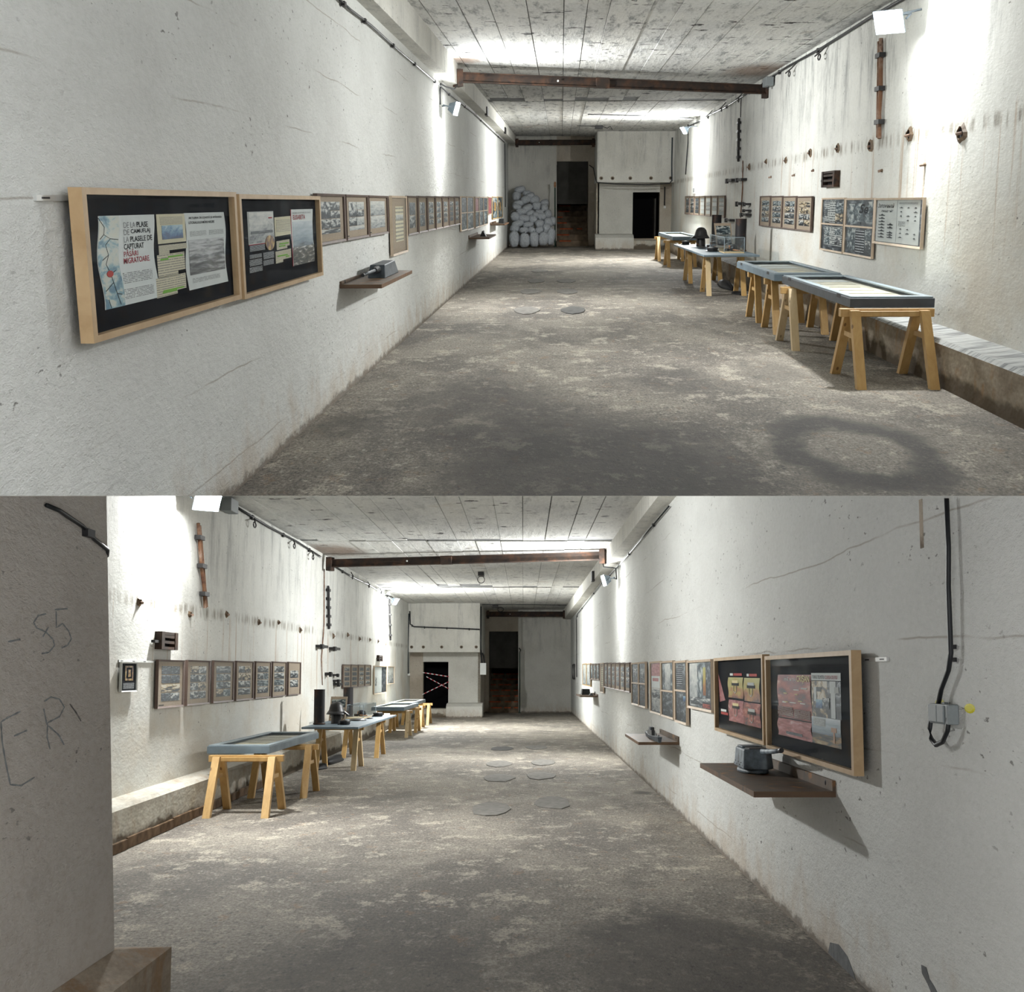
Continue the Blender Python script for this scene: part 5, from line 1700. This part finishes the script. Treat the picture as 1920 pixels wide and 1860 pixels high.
conduit('R', 34.5, 3.88, 34.35, 2.85, .030, 'dark vertical ladder-like conduit behind the steel beam, upper hall', 'iron_black', 5)
cable('thin_cable', [(A_XR(34.4) - .02, 34.45, 4.4), (A_XR(34.4) - .02, 34.45, 3.9)], .012, 'thin wire above the dark ladder-like conduit, upper right wall')
cable('thin_cable', [(A_XR(33.6) - .02, 33.7, 2.85), (A_XR(33.6) - .02, 33.6, 2.2), (A_XR(33.6) - .02, 33.8, 1.5)], .014, 'rust-stained wire below the ladder-like conduit, upper right wall', 'rust_bright')
wall_rack('R', 22.75, 21.65, 2.10, 2.35, 'rusty iron wall rack above the second pale frame, upper hall')
for i, (y, z, w, h) in enumerate(((35.6, 2.38, 1.2, .07), (33.5, 2.37, 1.1, .06), (33.6, 1.80, .5, .07), (32.2, 1.80, .3, .05), (32.2, 1.66, .5, .04), (32.4, 1.56, 1.0, .05), (35.6, 1.39, 1.0, .06))):
    stub('R', y, z, w, h, f'black iron bracket stub, {ORD[i]} down beside the rust streak, upper right wall', 'iron bracket stubs, upper right wall')
cable('door_cable', [(1.40, 60.3, 3.45), (1.54, 59.0, 3.3), (1.57, 56.2, 2.78), (1.60, 55.93, 2.66), (2.4, 55.95, 2.60), (3.6, 55.95, 2.57), (4.55, 55.95, 2.62), (4.66, 55.95, 2.75)], .022, 'black cable running along the ledge of the end block, upper hall')
cable('corner_cable', [(4.62, 55.9, 4.4), (4.62, 55.9, 3.4), (4.64, 55.9, 2.7)], .030, 'thick cable down the right edge of the end block, upper hall', 'cable_blue_black')
cable('corner_cable', [(4.63, 49.4, 4.55), (4.63, 49.3, 3.9), (4.63, 49.6, 3.4), (4.63, 49.9, 2.85)], .020, 'thin hanging cable on the right wall before the block, upper hall')
cable('switch_cable', [(4.45, 57.1, 2.5), (4.45, 57.1, 1.75)], .03, 'short cable to the switch right of the doorway, upper hall')
single('light_switch', Geo().box(-.05, -.04, -.05, .05, 0, .05), 'switch_white', 'small white switch at the right of the dark doorway, upper hall', 'switch', T((4.47, 57.19, 1.68)), bevel=.01)
for i, x in enumerate((1.78, 2.24, 2.96, 3.80, 4.60)):
    t = thing('socket_hole', f'round bolt hole above the ledge, {ORD[i]} from the left, upper end block', 'wall hole', T((x, 56.0, 2.83)), 'bolt holes on the upper end block')
    part('crater', Geo().lathe([(.075, 0), (.05, .02), (.035, .008)], 12).xf(RX(90)), 'plaster_dirty', t)
    part('dark_core', Geo().lathe([(.026, 0), (.026, .012)], 10).xf(RX(90)), 'void_black', t)
t = thing('stair_post', 'thin dark green rail post at the foot of the stairs, upper hall', 'post', T((-.10, 59.6, 0)))
part('pole', Geo().tube([(0, 0, 0), (0, 0, 2.5)], .028, 8), 'post_green', t)
part('foot', Geo().lathe([(.07, 0), (.07, .02), (.03, .03)], 10), 'post_green', t)
part('lamp_head', Geo().lathe([(.02, 2.5), (.05, 2.56), (.05, 2.7), (.02, 2.75)], 10), 'copper_strap', t)
t = thing('junction_box', 'black ceiling junction box with dangling wires before the end block, upper hall', 'junction box', T((1.52, 51.0, A_ZC(51) - .13)))
part('box', Geo().box(-.14, -.2, 0, .14, .2, .12), 'iron_black', t)
part('wire', Geo().tube([(.14, 0, .08), (.3, -.1, .02), (.42, 0, .09), (.5, .1, -.02)], .014, 5), 'cable_black', t)
part('wire', Geo().tube([(-.14, 0, .1), (-.5, 0, .11), (-.8, 0, .115)], .012, 5), 'cable_black', t)
cable('thin_wire', [(.95, 43.5, A_ZC(43.5) - .03), (2.6, 44.5, A_ZC(44.5) - .02), (4.5, 46.0, A_ZC(46) - .03)], .014, 'thin wire crossing the ceiling to the far right wall, upper hall')
t = thing('hanging_wire', 'loop of wire dangling from the ceiling near the top edge, upper hall', 'wire', T((.95, 17.6, A_ZC(17.6) + .01)))
part('loop', Geo().tube([(0, 0, 0), (-.05, 0, -.06), (-.03, 0, -.13), (.03, 0, -.14), (.06, 0, -.07), (.04, 0, 0)], .005, 5), 'cable_black', t)
t = thing('iron_bracket', 'small black bracket on the left beam, nearer of two, upper hall', 'bracket', T((A_XL + .25, 37.2, 4.24)), 'beam brackets, upper hall')
part('plate', Geo().box(-.02, -.3, -.12, .05, .3, .1), 'iron_black', t)
t = thing('iron_bracket', 'small black bracket on the left beam, farther of two, upper hall', 'bracket', T((A_XL + .31, 48.6, 4.34)), 'beam brackets, upper hall')
part('plate', Geo().box(-.02, -.3, -.12, .05, .3, .08), 'iron_black', t)
t = thing('plate_notice', 'small white notice plate hung above the far brown frames, upper right wall', 'sign', wallM('R', 46.8, 2.16, 0))
part('plate', Geo().box(-.5, -.02, 0, .5, -.001, .22), 'switch_white', t)
part('mark', Geo().box(-.25, -.024, .04, .3, -.0205, .18), 'ink_grey', t)

single('junction_box', Geo().box(-.10, -.25, -.10, .06, .25, .08), 'grey_plastic', 'grey junction box beside the right end of the steel beam, upper hall', 'junction box', T((4.40, 29.2, 4.30)), bevel=.01)

# ---- lower hall
ROOM = HALL_B
single('junction_box', Geo().box(-.06, -.25, -.10, .10, .25, .10), 'grey_plastic', 'grey junction box beside the near floodlight, lower hall', 'junction box', T((-4.60, 20.3, 4.42)), bevel=.01)
i_beam((-4.72, 31.1, 4.42), (1.72, 29.6, 4.47), .185, .14, 'long rusty steel beam crossing under the ceiling, lower hall')
i_beam((-2.0, 62.2, 4.60), (1.72, 62.2, 4.60), .24, .2, 'dark corroded steel beam at the far end, lower hall')
cable('side_cable', [(1.965, y, z) for y, z in ((18.6, 4.2), (23.3, 4.2), (28.8, 4.2), (36, 4.30), (45, 4.27), (53.8, 4.26), (55.6, 4.12))], .014, 'black cable along the right wall below the beam, lower hall', clips=6)
cable('drop_cable', [(1.975, 55.6, 4.1), (1.975, 55.5, 1.7)], .018, 'dark cable hanging down the far right wall, lower hall')
cable('lamp_cable', [(1.64, 29.7, 4.36), (1.66, 29.6, 4.22), (1.84, 29.4, 4.19), (1.92, 29.4, 4.17), (1.94, 29.5, 3.95)], .014, 'cable looping from the steel beam to the right floodlight, lower hall')
cable('thick_cable', [(B_XL(y) + .03, y, B_ZC(y) - .06 + dz) for y, dz in ((20.9, .0), (24, -.03), (27, -.01), (30.6, -.05))], .022, 'thick black cable under the ceiling along the near left wall, lower hall', clips=3)
cable('thick_cable', [(B_XL(y) + .03, y, B_ZC(y) - .08 + dz) for y, dz in ((31.6, -.06), (36, -.10), (41, -.06), (46, -.1), (49.3, -.05))], .022, 'thick black cable under the ceiling along the far left wall, lower hall', clips=3)
for i, (y, z) in enumerate(((22.4, 4.42), (26.5, 4.45), (29.0, 4.44))):
    hook('L', y, z, f'bent iron cable hook on the near left wall, {ORD[i]} from the camera, lower hall', 'iron cable hooks, lower hall')
for i, (y, z) in enumerate(((36.2, 4.52), (40.4, 4.55), (44.2, 4.58))):
    hook('L', y, z, f'bent iron cable hook beyond the steel beam, {ORD[i]} from it, lower left wall', 'iron cable hooks, lower hall')
for i, (y, z, s) in enumerate(((15.85, 2.71, .6), (18.35, 2.675, .6), (20.7, 2.78, .6), (23.35, 2.755, .6), (25.3, 2.83, .5), (27.9, 2.77, .8), (33.1, 2.79, .9), (36.0, 2.90, .8), (38.8, 2.86, .8), (41.6, 2.91, .8), (44.2, 2.93, .8), (46.9, 2.9, .8))):
    wall_hole('L', y, z, s, f'rusty broken socket hole in the left wall, {ORD[i]} from the camera, lower hall', 'row of socket holes, lower left wall')
conduit('L', 18.5, 3.95, 19.05, 2.80, .026, 'rusty leaning conduit under the near floodlight, lower hall')
conduit('L', 31.7, 3.94, 31.95, 2.92, .030, 'dark vertical ladder-like conduit behind the steel beam, lower hall', 'iron_black', 5)
conduit('L', 47.6, 4.5, 48.2, 3.05, .030, 'dark thin ladder-like conduit by the far floodlight, lower hall', 'iron_black', 4)
cable('thin_cable', [(B_XL(31) + .02, 31.2, 4.3), (B_XL(31) + .02, 31.3, 3.0), (B_XL(31) + .02, 31.0, 2.2), (B_XL(31) + .02, 31.2, 1.6)], .014, 'rust-stained wire running down the left wall, lower hall', 'rust_bright')
wall_rack('L', 16.6, 17.4, 2.17, 2.39, 'rusty iron wall rack above the notice and brown frame, lower hall')
wall_rack('L', 43.8, 45.0, 2.26, 2.46, 'small dark iron rack above the far pale frames, lower hall')
for i, (y, z, w, h) in enumerate(((30.7, 2.45, 1.1, .06), (32.9, 2.44, 1.1, .06), (31.9, 1.82, .4, .07), (33.2, 1.80, .3, .05), (33.4, 1.66, .5, .05), (33.6, 1.57, .8, .06))):
    stub('L', y, z, w, h, f'black iron bracket stub, {ORD[i]} down beside the rust streak, lower left wall', 'iron bracket stubs, lower left wall')
# power cable dropping to a grey socket box on the near right wall
cable('socket_cable', [(1.965, 6.205, 2.685), (1.965, 6.2, 2.45), (1.96, 6.205, 2.27), (1.965, 6.215, 1.96), (1.965, 6.26, 1.88), (1.965, 6.38, 1.79), (1.965, 6.435, 1.715)], .012, 'thick black cable dropping to the grey socket box, lower right wall', clips=0)
cable('socket_cable', [(1.955, 6.52, 1.66), (1.955, 6.55, 1.60), (1.955, 6.53, 1.55), (1.955, 6.455, 1.524), (1.955, 6.35, 1.545), (1.955, 6.27, 1.60), (1.955, 6.25, 1.66)], .012, 'loop of black cable under the grey socket box, lower right wall')
t = thing('socket_box', 'grey surface socket box with two flaps on the near right wall, lower hall', 'socket', wallM('R', 6.375, 1.628, 0))
part('body', Geo().box(-.145, -.055, 0, .145, -.001, .094), 'grey_plastic', t, bevel=.006)
part('flap', Geo().box(-.13, -.064, .008, -.005, -.055, .088), 'grey_plastic', t, bevel=.003)
part('flap', Geo().box(.005, -.064, .008, .10, -.055, .088), 'grey_plastic', t, bevel=.003)
part('clip', Geo().box(-.02, -.03, .094, .02, -.01, .102), 'grey_plastic', t)
for i, (y, z) in enumerate(((6.08, 1.708), (6.52, 1.722))):
    single('paint_dab', Geo().lathe([(.075, 0), (.05, .004)], 12, sy=.3).xf(RX(90)), 'yellow_dab', f'yellow paint dab {"right of" if i == 0 else "at the left corner of"} the grey socket box, lower hall', 'paint mark', wallM('R', y, z, .0005))
for i, z in enumerate((1.99, 1.93)):
    single('cable_nail', Geo().box(-.02, -.02, -.01, .02, 0, .01), 'iron_black', f'small cable nail beside the black cable, {"upper" if i == 0 else "lower"} one, lower right wall', 'nail', wallM('R', 6.26, z, 0))
single('plaster_groove', Geo().box(-.025, -.004, 0, .025, .0, .25), 'plaster_dirty', 'brown chiselled groove high on the near right wall, lower hall', 'groove', wallM('R', 6.73, 2.50, 0))
for i, (y, z, pts) in enumerate(((8.72, .05, [(-.40, -.04), (-.34, .04), (-.10, .075), (.14, .05), (.30, -.02), (.34, -.05)]), (6.80, .33, [(-.16, .06), (-.08, .065), (-.03, .02), (.05, .0), (.14, -.035), (.20, -.07), (.10, -.075), (.02, -.05), (-.06, -.01), (-.15, .02)]))):
    single('spalled_patch', Geo().prism(pts, 1, -.004, 0), 'spall_grey', f'grey spalled patch low on the near right wall, {"by the floor" if i == 0 else "toward the corner"}, lower hall', 'patch', wallM('R', y, z, 0))
# pier: cable and crayon marks
cable('pier_cable', [(pier_x(z) + .014, y, z) for y, z in ((6.62, 2.705), (6.80, 2.70), (7.15, 2.66), (7.34, 2.61), (7.58, 2.57))] + [(pier_x(2.54) - .01, 7.64, 2.54)], .012, 'thick black cable bending round the top of the pier, lower hall', clips=1)


def crayon(paths, label, mat='crayon_blue', r=.0075):
    g = Geo()
    for p in paths:
        n = len(p)
        dense = []
        for i in range(n - 1):
            for k in range(4):
                a = k / 4
                dense.append((p[i][0] * (1 - a) + p[i + 1][0] * a, p[i][1] * (1 - a) + p[i + 1][1] * a))
        dense.append(p[-1])
        vs, fs = [], []
        for i, (y, z) in enumerate(dense):
            q = dense[min(i + 1, len(dense) - 1)]
            o = dense[max(i - 1, 0)]
            dy, dz = (q[0] - o[0]) * .44, q[1] - o[1]
            L = math.hypot(dy, dz) or 1
            ny, nz = -dz / L / .44, dy / L
            w = r * (.35 + .35 * math.sin(i * 1.9) ** 2)
            vs += [(pier_x(z + nz * w) + .0015, y + ny * w, z + nz * w), (pier_x(z - nz * w) + .0015, y - ny * w, z - nz * w)]
        fs = [(2 * i, 2 * i + 1, 2 * i + 3, 2 * i + 2) for i in range(len(dense) - 1)]
        g.add(vs, fs)
    c = Vector((0, 6.7, 1.9))
    return single('crayon_mark', g, mat, label, 'graffiti')


def arc(cy, cz, ry, rz, a0, a1, n=8):
    return [(cy + ry * math.cos(math.radians(a0 + (a1 - a0) * i / n)), cz + rz * math.sin(math.radians(a0 + (a1 - a0) * i / n))) for i in range(n + 1)]


crayon([[(6.14, 2.015), (6.29, 2.03)]], 'short crayon dash before the number on the pier, lower hall')
crayon([[(6.63, 2.165), (6.52, 2.15), (6.46, 2.115), (6.50, 2.09), (6.62, 2.075), (6.72, 2.04), (6.74, 2.01), (6.66, 1.975), (6.56, 1.967)], [(6.66, 2.10), (6.58, 2.05)]], 'blue crayon digit eight on the pier, lower hall')
crayon([[(6.75, 2.19), (6.94, 2.205)], [(6.77, 2.185), (6.77, 2.10), (6.86, 2.125), (6.95, 2.09), (6.99, 2.05), (6.93, 2.015), (6.84, 2.0)]], 'blue crayon digit five on the pier, lower hall')
crayon([[(6.28, 1.695), (6.12, 1.67), (6.05, 1.655), (6.06, 1.57), (6.10, 1.47), (6.15, 1.37), (6.28, 1.355), (6.45, 1.38)], [(6.20, 1.585), (6.36, 1.605)]], 'blue crayon letter E low on the pier, lower hall')
crayon([[(6.59, 1.735), (6.68, 1.755), (6.80, 1.742), (6.87, 1.70), (6.80, 1.655), (6.63, 1.63), (6.62, 1.56), (6.66, 1.50)], [(6.62, 1.62), (6.58, 1.70)], [(6.64, 1.615), (6.78, 1.565), (6.86, 1.51)]], 'blue crayon letter R beside the E, lower hall')
crayon([[(6.95, 1.715), (7.05, 1.665), (7.12, 1.62)]], 'slanted crayon stroke after the letter R, lower hall', 'crayon_black')
# far end fittings
cable('block_cable', [(-5.08, 56.9, 4.5), (-5.06, 56.9, 3.95), (-4.9, 56.9, 3.84), (-4.0, 56.9, 3.80), (-3.0, 56.9, 3.76), (-2.1, 56.9, 3.72)], .028, 'thick black cable sagging across the end block face, lower hall', clips=5)
cable('corner_cable', [(-5.12, 56.9, 4.4), (-5.14, 56.9, 3.0), (-5.12, 56.9, 1.85)], .024, 'long dark cable down the left corner by the block, lower hall', 'cable_blue_black')
cable('corner_cable', [(-2.05, 56.9, 4.7), (-2.05, 56.9, 3.2), (-2.05, 56.9, 2.65)], .030, 'black cable down the right edge of the end block, lower hall')
cable('thin_wire', [(-2.0, 56.8, B_ZC(56.8) - .06), (0, 56.9, B_ZC(56.9) - .06), (1.6, 57.0, B_ZC(57) - .08)], .016, 'black wire crossing the ceiling before the far beam, lower hall')
single('light_switch', Geo().box(-.05, -.04, -.05, .05, 0, .05), 'switch_white', 'small white switch at the end of the left corner cable, lower hall', 'switch', T((-5.1, 56.95, 1.82)), bevel=.01)
t = thing('electrical_box', 'white electrical box hung on the end block corner, lower hall', 'electrical box', T((-1.95, 57.3, 1.8)))
part('body', Geo().box(-.14, -.15, 0, .12, .15, .50), 'switch_white', t, bevel=.01)
part('cable_entry', Geo().tube([(-.06, -.1, .5), (-.08, -.2, .75), (-.10, -.36, 1.05)], .035, 6), 'cable_black', t)
part('cable_entry', Geo().tube([(.04, 0, .5), (.0, .1, .8), (-.06, .1, .94)], .03, 6), 'cable_black', t)
for i, x in enumerate((-5.0, -4.5, -3.72, -2.88, -2.25)):
    t = thing('socket_hole', f'round bolt hole above the ledge, {ORD[i]} from the left, lower end block', 'wall hole', T((x, 57.0, 2.98)), 'bolt holes on the lower end block')
    part('crater', Geo().lathe([(.07, 0), (.048, .02), (.032, .008)], 12).xf(RX(90)), 'plaster_dirty', t)
    part('dark_core', Geo().lathe([(.026, 0), (.026, .012)], 10).xf(RX(90)), 'void_black', t)
t = thing('stair_post', 'thin dark green rail post at the foot of the stairs, lower hall', 'post', T((-.44, 63.2, 0)))
part('pole', Geo().tube([(0, 0, 0), (0, 0, 2.85)], .028, 8), 'post_green', t)
part('foot', Geo().lathe([(.07, 0), (.07, .02), (.03, .03)], 10), 'post_green', t)
part('top_hook', Geo().tube([(0, 0, 2.85), (.04, 0, 2.95), (-.03, 0, 3.05)], .03, 6), 'iron_black', t)
t = thing('junction_box', 'black ceiling fitting with a hanging ring, middle of the lower hall', 'junction box', T((-1.35, 37.5, B_ZC(37.5) - .10)))
part('box', Geo().box(-.08, -.3, 0, .08, .3, .10), 'iron_black', t)
part('ring', Geo().tube([(.10 * math.cos(a * math.pi / 6), 0, -.1 + .10 * math.sin(a * math.pi / 6)) for a in range(12)], .010, 5, True), 'cable_black', t)
t = thing('junction_box', 'black ceiling fitting with looped wire near the far beam, lower hall', 'junction box', T((-1.45, 58.5, B_ZC(58.5) - .12)))
part('box', Geo().box(-.16, -.2, 0, .10, .2, .12), 'iron_black', t)
part('ring', Geo().tube([(.2 + .13 * math.cos(a * math.pi / 6), 0, -.08 + .10 * math.sin(a * math.pi / 6)) for a in range(12)], .016, 5, True), 'cable_black', t)
t = thing('iron_bracket', 'small black bracket on the right beam, lower hall', 'bracket', T((B_XR - .30, 35.2, 4.42)))
part('plate', Geo().box(-.05, -.25, -.14, .03, .25, .12), 'iron_black', t)


def barrier(p, q, label):
    """Red and white warning tape."""
    p, q = Vector(p), Vector(q)
    t = thing('barrier_tape', label, 'tape', T(p), 'barrier tapes across the lower doorway')
    n = 12
    d = (q - p) / n
    for i in range(n):
        a, b = d * i, d * (i + 1)
        g = Geo().hexa([a + Vector((0, -.004, -.018)), b + Vector((0, -.004, -.018)), b + Vector((0, .004, -.018)), a + Vector((0, .004, -.018)),
                        a + Vector((0, -.004, .018)), b + Vector((0, -.004, .018)), b + Vector((0, .004, .018)), a + Vector((0, .004, .018))])
        part('stripe', g, 'tape_red' if i % 2 else 'tape_white', t)


barrier((-4.62, 58.18, 1.90), (-3.48, 58.18, 1.72), 'top red and white tape strung across the dark doorway')
barrier((-4.45, 58.16, 1.72), (-3.48, 58.16, 1.20), 'tape falling to the right across the dark doorway')
barrier((-4.62, 58.14, .95), (-3.48, 58.14, 1.50), 'tape rising to the right across the dark doorway')
t = thing('fire_hook', 'black empty wire frame on the far right wall corner, lower hall', 'wire frame', wallM('R', 58.6, 1.62, 0))
part('frame', Geo().tube([(-1.0, -.05, 0), (1.0, -.05, 0), (1.0, -.05, .62), (-1.0, -.05, .62)], .03, 5, True), 'iron_black', t)

# ================================================================ floor patches
def patch(x, y, rx, ry, mat, label, group, seed):
    rnd = random.Random(seed)
    n = 11
    pts = [(rx * math.cos(2 * math.pi * k / n) * rnd.uniform(.86, 1.1), ry * math.sin(2 * math.pi * k / n) * rnd.uniform(.86, 1.1)) for k in range(n)]
    single('floor_patch', Geo().prism(pts, 2, -.004, .012), mat, label, 'floor patch', T((x, y, 0)), group)


ROOM = HALL_A
for i, (x, y, mt) in enumerate(((-.55, 24.1, 'patch_grey'), (.29, 24.1, 'patch_dark'), (-.58, 29.3, 'patch_grey'), (.23, 29.3, 'patch_grey'), (-.52, 33.3, 'patch_grey'), (.22, 33.3, 'patch_grey'), (-.50, 38.3, 'patch_grey'))):
    patch(x, y, .23, .85, mt, f'round concrete floor patch, {"left" if x < 0 else "right"} one in the {ORD[i // 2]} row from the camera, upper hall', 'floor patches, upper hall', i)
ROOM = HALL_B
for i, (x, y, mt) in enumerate(((-.54, 18.7, 'patch_grey'), (.33, 19.6, 'patch_grey'), (-.53, 24.2, 'patch_grey'), (.20, 24.7, 'patch_grey'), (-.62, 27.9, 'patch_grey'), (.29, 28.3, 'patch_grey'), (-.66, 33.5, 'patch_dark'), (.18, 34.0, 'patch_grey'))):
    patch(x, y, .27, .95, mt, f'round concrete floor patch, {"left" if x < 0 else "right"} one in the {ORD[i // 2]} row from the camera, lower hall', 'floor patches, lower hall', 20 + i)

# ================================================================ sandbags
ROOM = HALL_A


def sack_mesh(seed, neck=False):
    rnd = random.Random(seed)
    nu, nv = 18, 11
    vs, fs = [], []
    ph = [rnd.uniform(0, 6.28) for _ in range(6)]
    def sp(c, e): return math.copysign(abs(c) ** e, c)
    for j in range(nv):
        v = -math.pi / 2 + math.pi * j / (nv - 1)
        for i in range(nu):
            u = 2 * math.pi * i / nu
            x = sp(math.cos(v), .65) * sp(math.cos(u), .75) * .5
            y = sp(math.cos(v), .65) * sp(math.sin(u), .8) * .5
            z = sp(math.sin(v), .75) * .5
            k = 1 + .05 * math.sin(7 * x + ph[0]) * math.cos(6 * z + ph[1]) + .05 * math.sin(15 * z + 4 * u + ph[2]) + .03 * math.sin(22 * x + ph[3])
            pinch = 1 - .12 * abs(z * 2) ** 3
            vs.append((x * k * pinch, y * k * pinch, z * (1 + .03 * math.sin(9 * x + ph[4]))))
    for j in range(nv - 1):
        for i in range(nu):
            l = (i + 1) % nu
            fs.append((j * nu + i, j * nu + l, (j + 1) * nu + l, (j + 1) * nu + i))
    me = Geo().add(vs, fs).mesh('sandbag', True)
    me.materials.append(M['sack'])
    return me


SACKS = [sack_mesh(s) for s in range(4)]
NECK = Geo().lathe([(.30, 0), (.10, .35), (.09, .45), (.26, .9), (.20, 1.0)], 10).mesh('tied_neck', True)
NECK.materials.append(M['sack'])
# centre x, centre z, width, height (metres), roll (degrees)
BAGS = [(-1.839, 0.360, 0.432, 0.662, 0), (-1.398, 0.317, 0.459, 0.598, 2), (-0.979, 0.347, 0.441, 0.620, -2), (-0.595, 0.381, 0.432, 0.577, 8), (-0.272, 0.467, 0.371, 0.705, 5),
        (-1.817, 0.796, 0.441, 0.308, 10), (-1.420, 0.732, 0.424, 0.265, -5), (-1.111, 0.732, 0.327, 0.282, 20), (-0.758, 0.732, 0.432, 0.316, -25), (-0.440, 0.787, 0.380, 0.427, -25),
        (-1.685, 1.001, 0.547, 0.299, -18), (-1.257, 0.954, 0.468, 0.256, -10), (-0.758, 0.997, 0.406, 0.333, 0), (-0.383, 1.044, 0.424, 0.419, -10), (-0.197, 1.099, 0.265, 0.385, 0),
        (-1.808, 1.300, 0.380, 0.385, 10), (-1.433, 1.215, 0.547, 0.308, 5), (-1.036, 1.185, 0.424, 0.419, -10), (-0.670, 1.296, 0.441, 0.299, 10), (-0.396, 1.398, 0.309, 0.367, 0),
        (-1.530, 1.492, 0.521, 0.299, 0), (-0.921, 1.356, 0.353, 0.256, 0), (-0.771, 1.458, 0.397, 0.265, 0), (-1.168, 1.424, 0.406, 0.273, -20), (-1.742, 1.706, 0.406, 0.265, 10),
        (-1.301, 1.638, 0.512, 0.308, -30), (-0.881, 1.723, 0.424, 0.376, 5), (-0.550, 1.655, 0.309, 0.359, 0), (-0.550, 1.851, 0.388, 0.299, -20), (-1.676, 1.834, 0.521, 0.282, -10),
        (-1.367, 1.997, 0.450, 0.342, -25), (-0.992, 1.997, 0.432, 0.342, -15), (-1.764, 2.150, 0.371, 0.393, 10), (-1.177, 2.150, 0.432, 0.299, -20), (-1.309, 2.261, 0.380, 0.256, 0),
        (-1.627, 2.415, 0.477, 0.308, -15)]
for i, (X, Z, W, H, r) in enumerate(BAGS):
    o = bpy.data.objects.new('sandbag', SACKS[i % 4])
    COL.objects.link(o)
    Z = max(Z, H * .49)
    o.matrix_world = ROOM @ T((max(X, -2.15 + W * .52), 58.15 + max(0, Z - .3) * .72 + .06 * (i % 3), Z)) @ RY(r) @ SC(W * 1.0, .52, H * 1.02)
    row = next(k for k, e in enumerate((5, 10, 15, 20, 24, 29, 32, 36)) if i < e)
    first = (0, 5, 10, 15, 20, 24, 29, 32)[row]
    tag(o, f'pale grey sandbag, {ORD[i - first]} from the left in the {("bottom", "second", "third", "fourth", "fifth", "sixth", "seventh", "top")[row]} layer of the heap', 'sandbag', 'sandbags heaped in the far left corner')
    if i < 4 or i in (6, 7, 12, 21):
        n_ = bpy.data.objects.new('tied_neck', NECK)
        COL.objects.link(n_)
        n_.parent = o
        n_.matrix_local = T((.05, -.12, .44)) @ SC(.45, .3, .16 if i < 4 else .25)
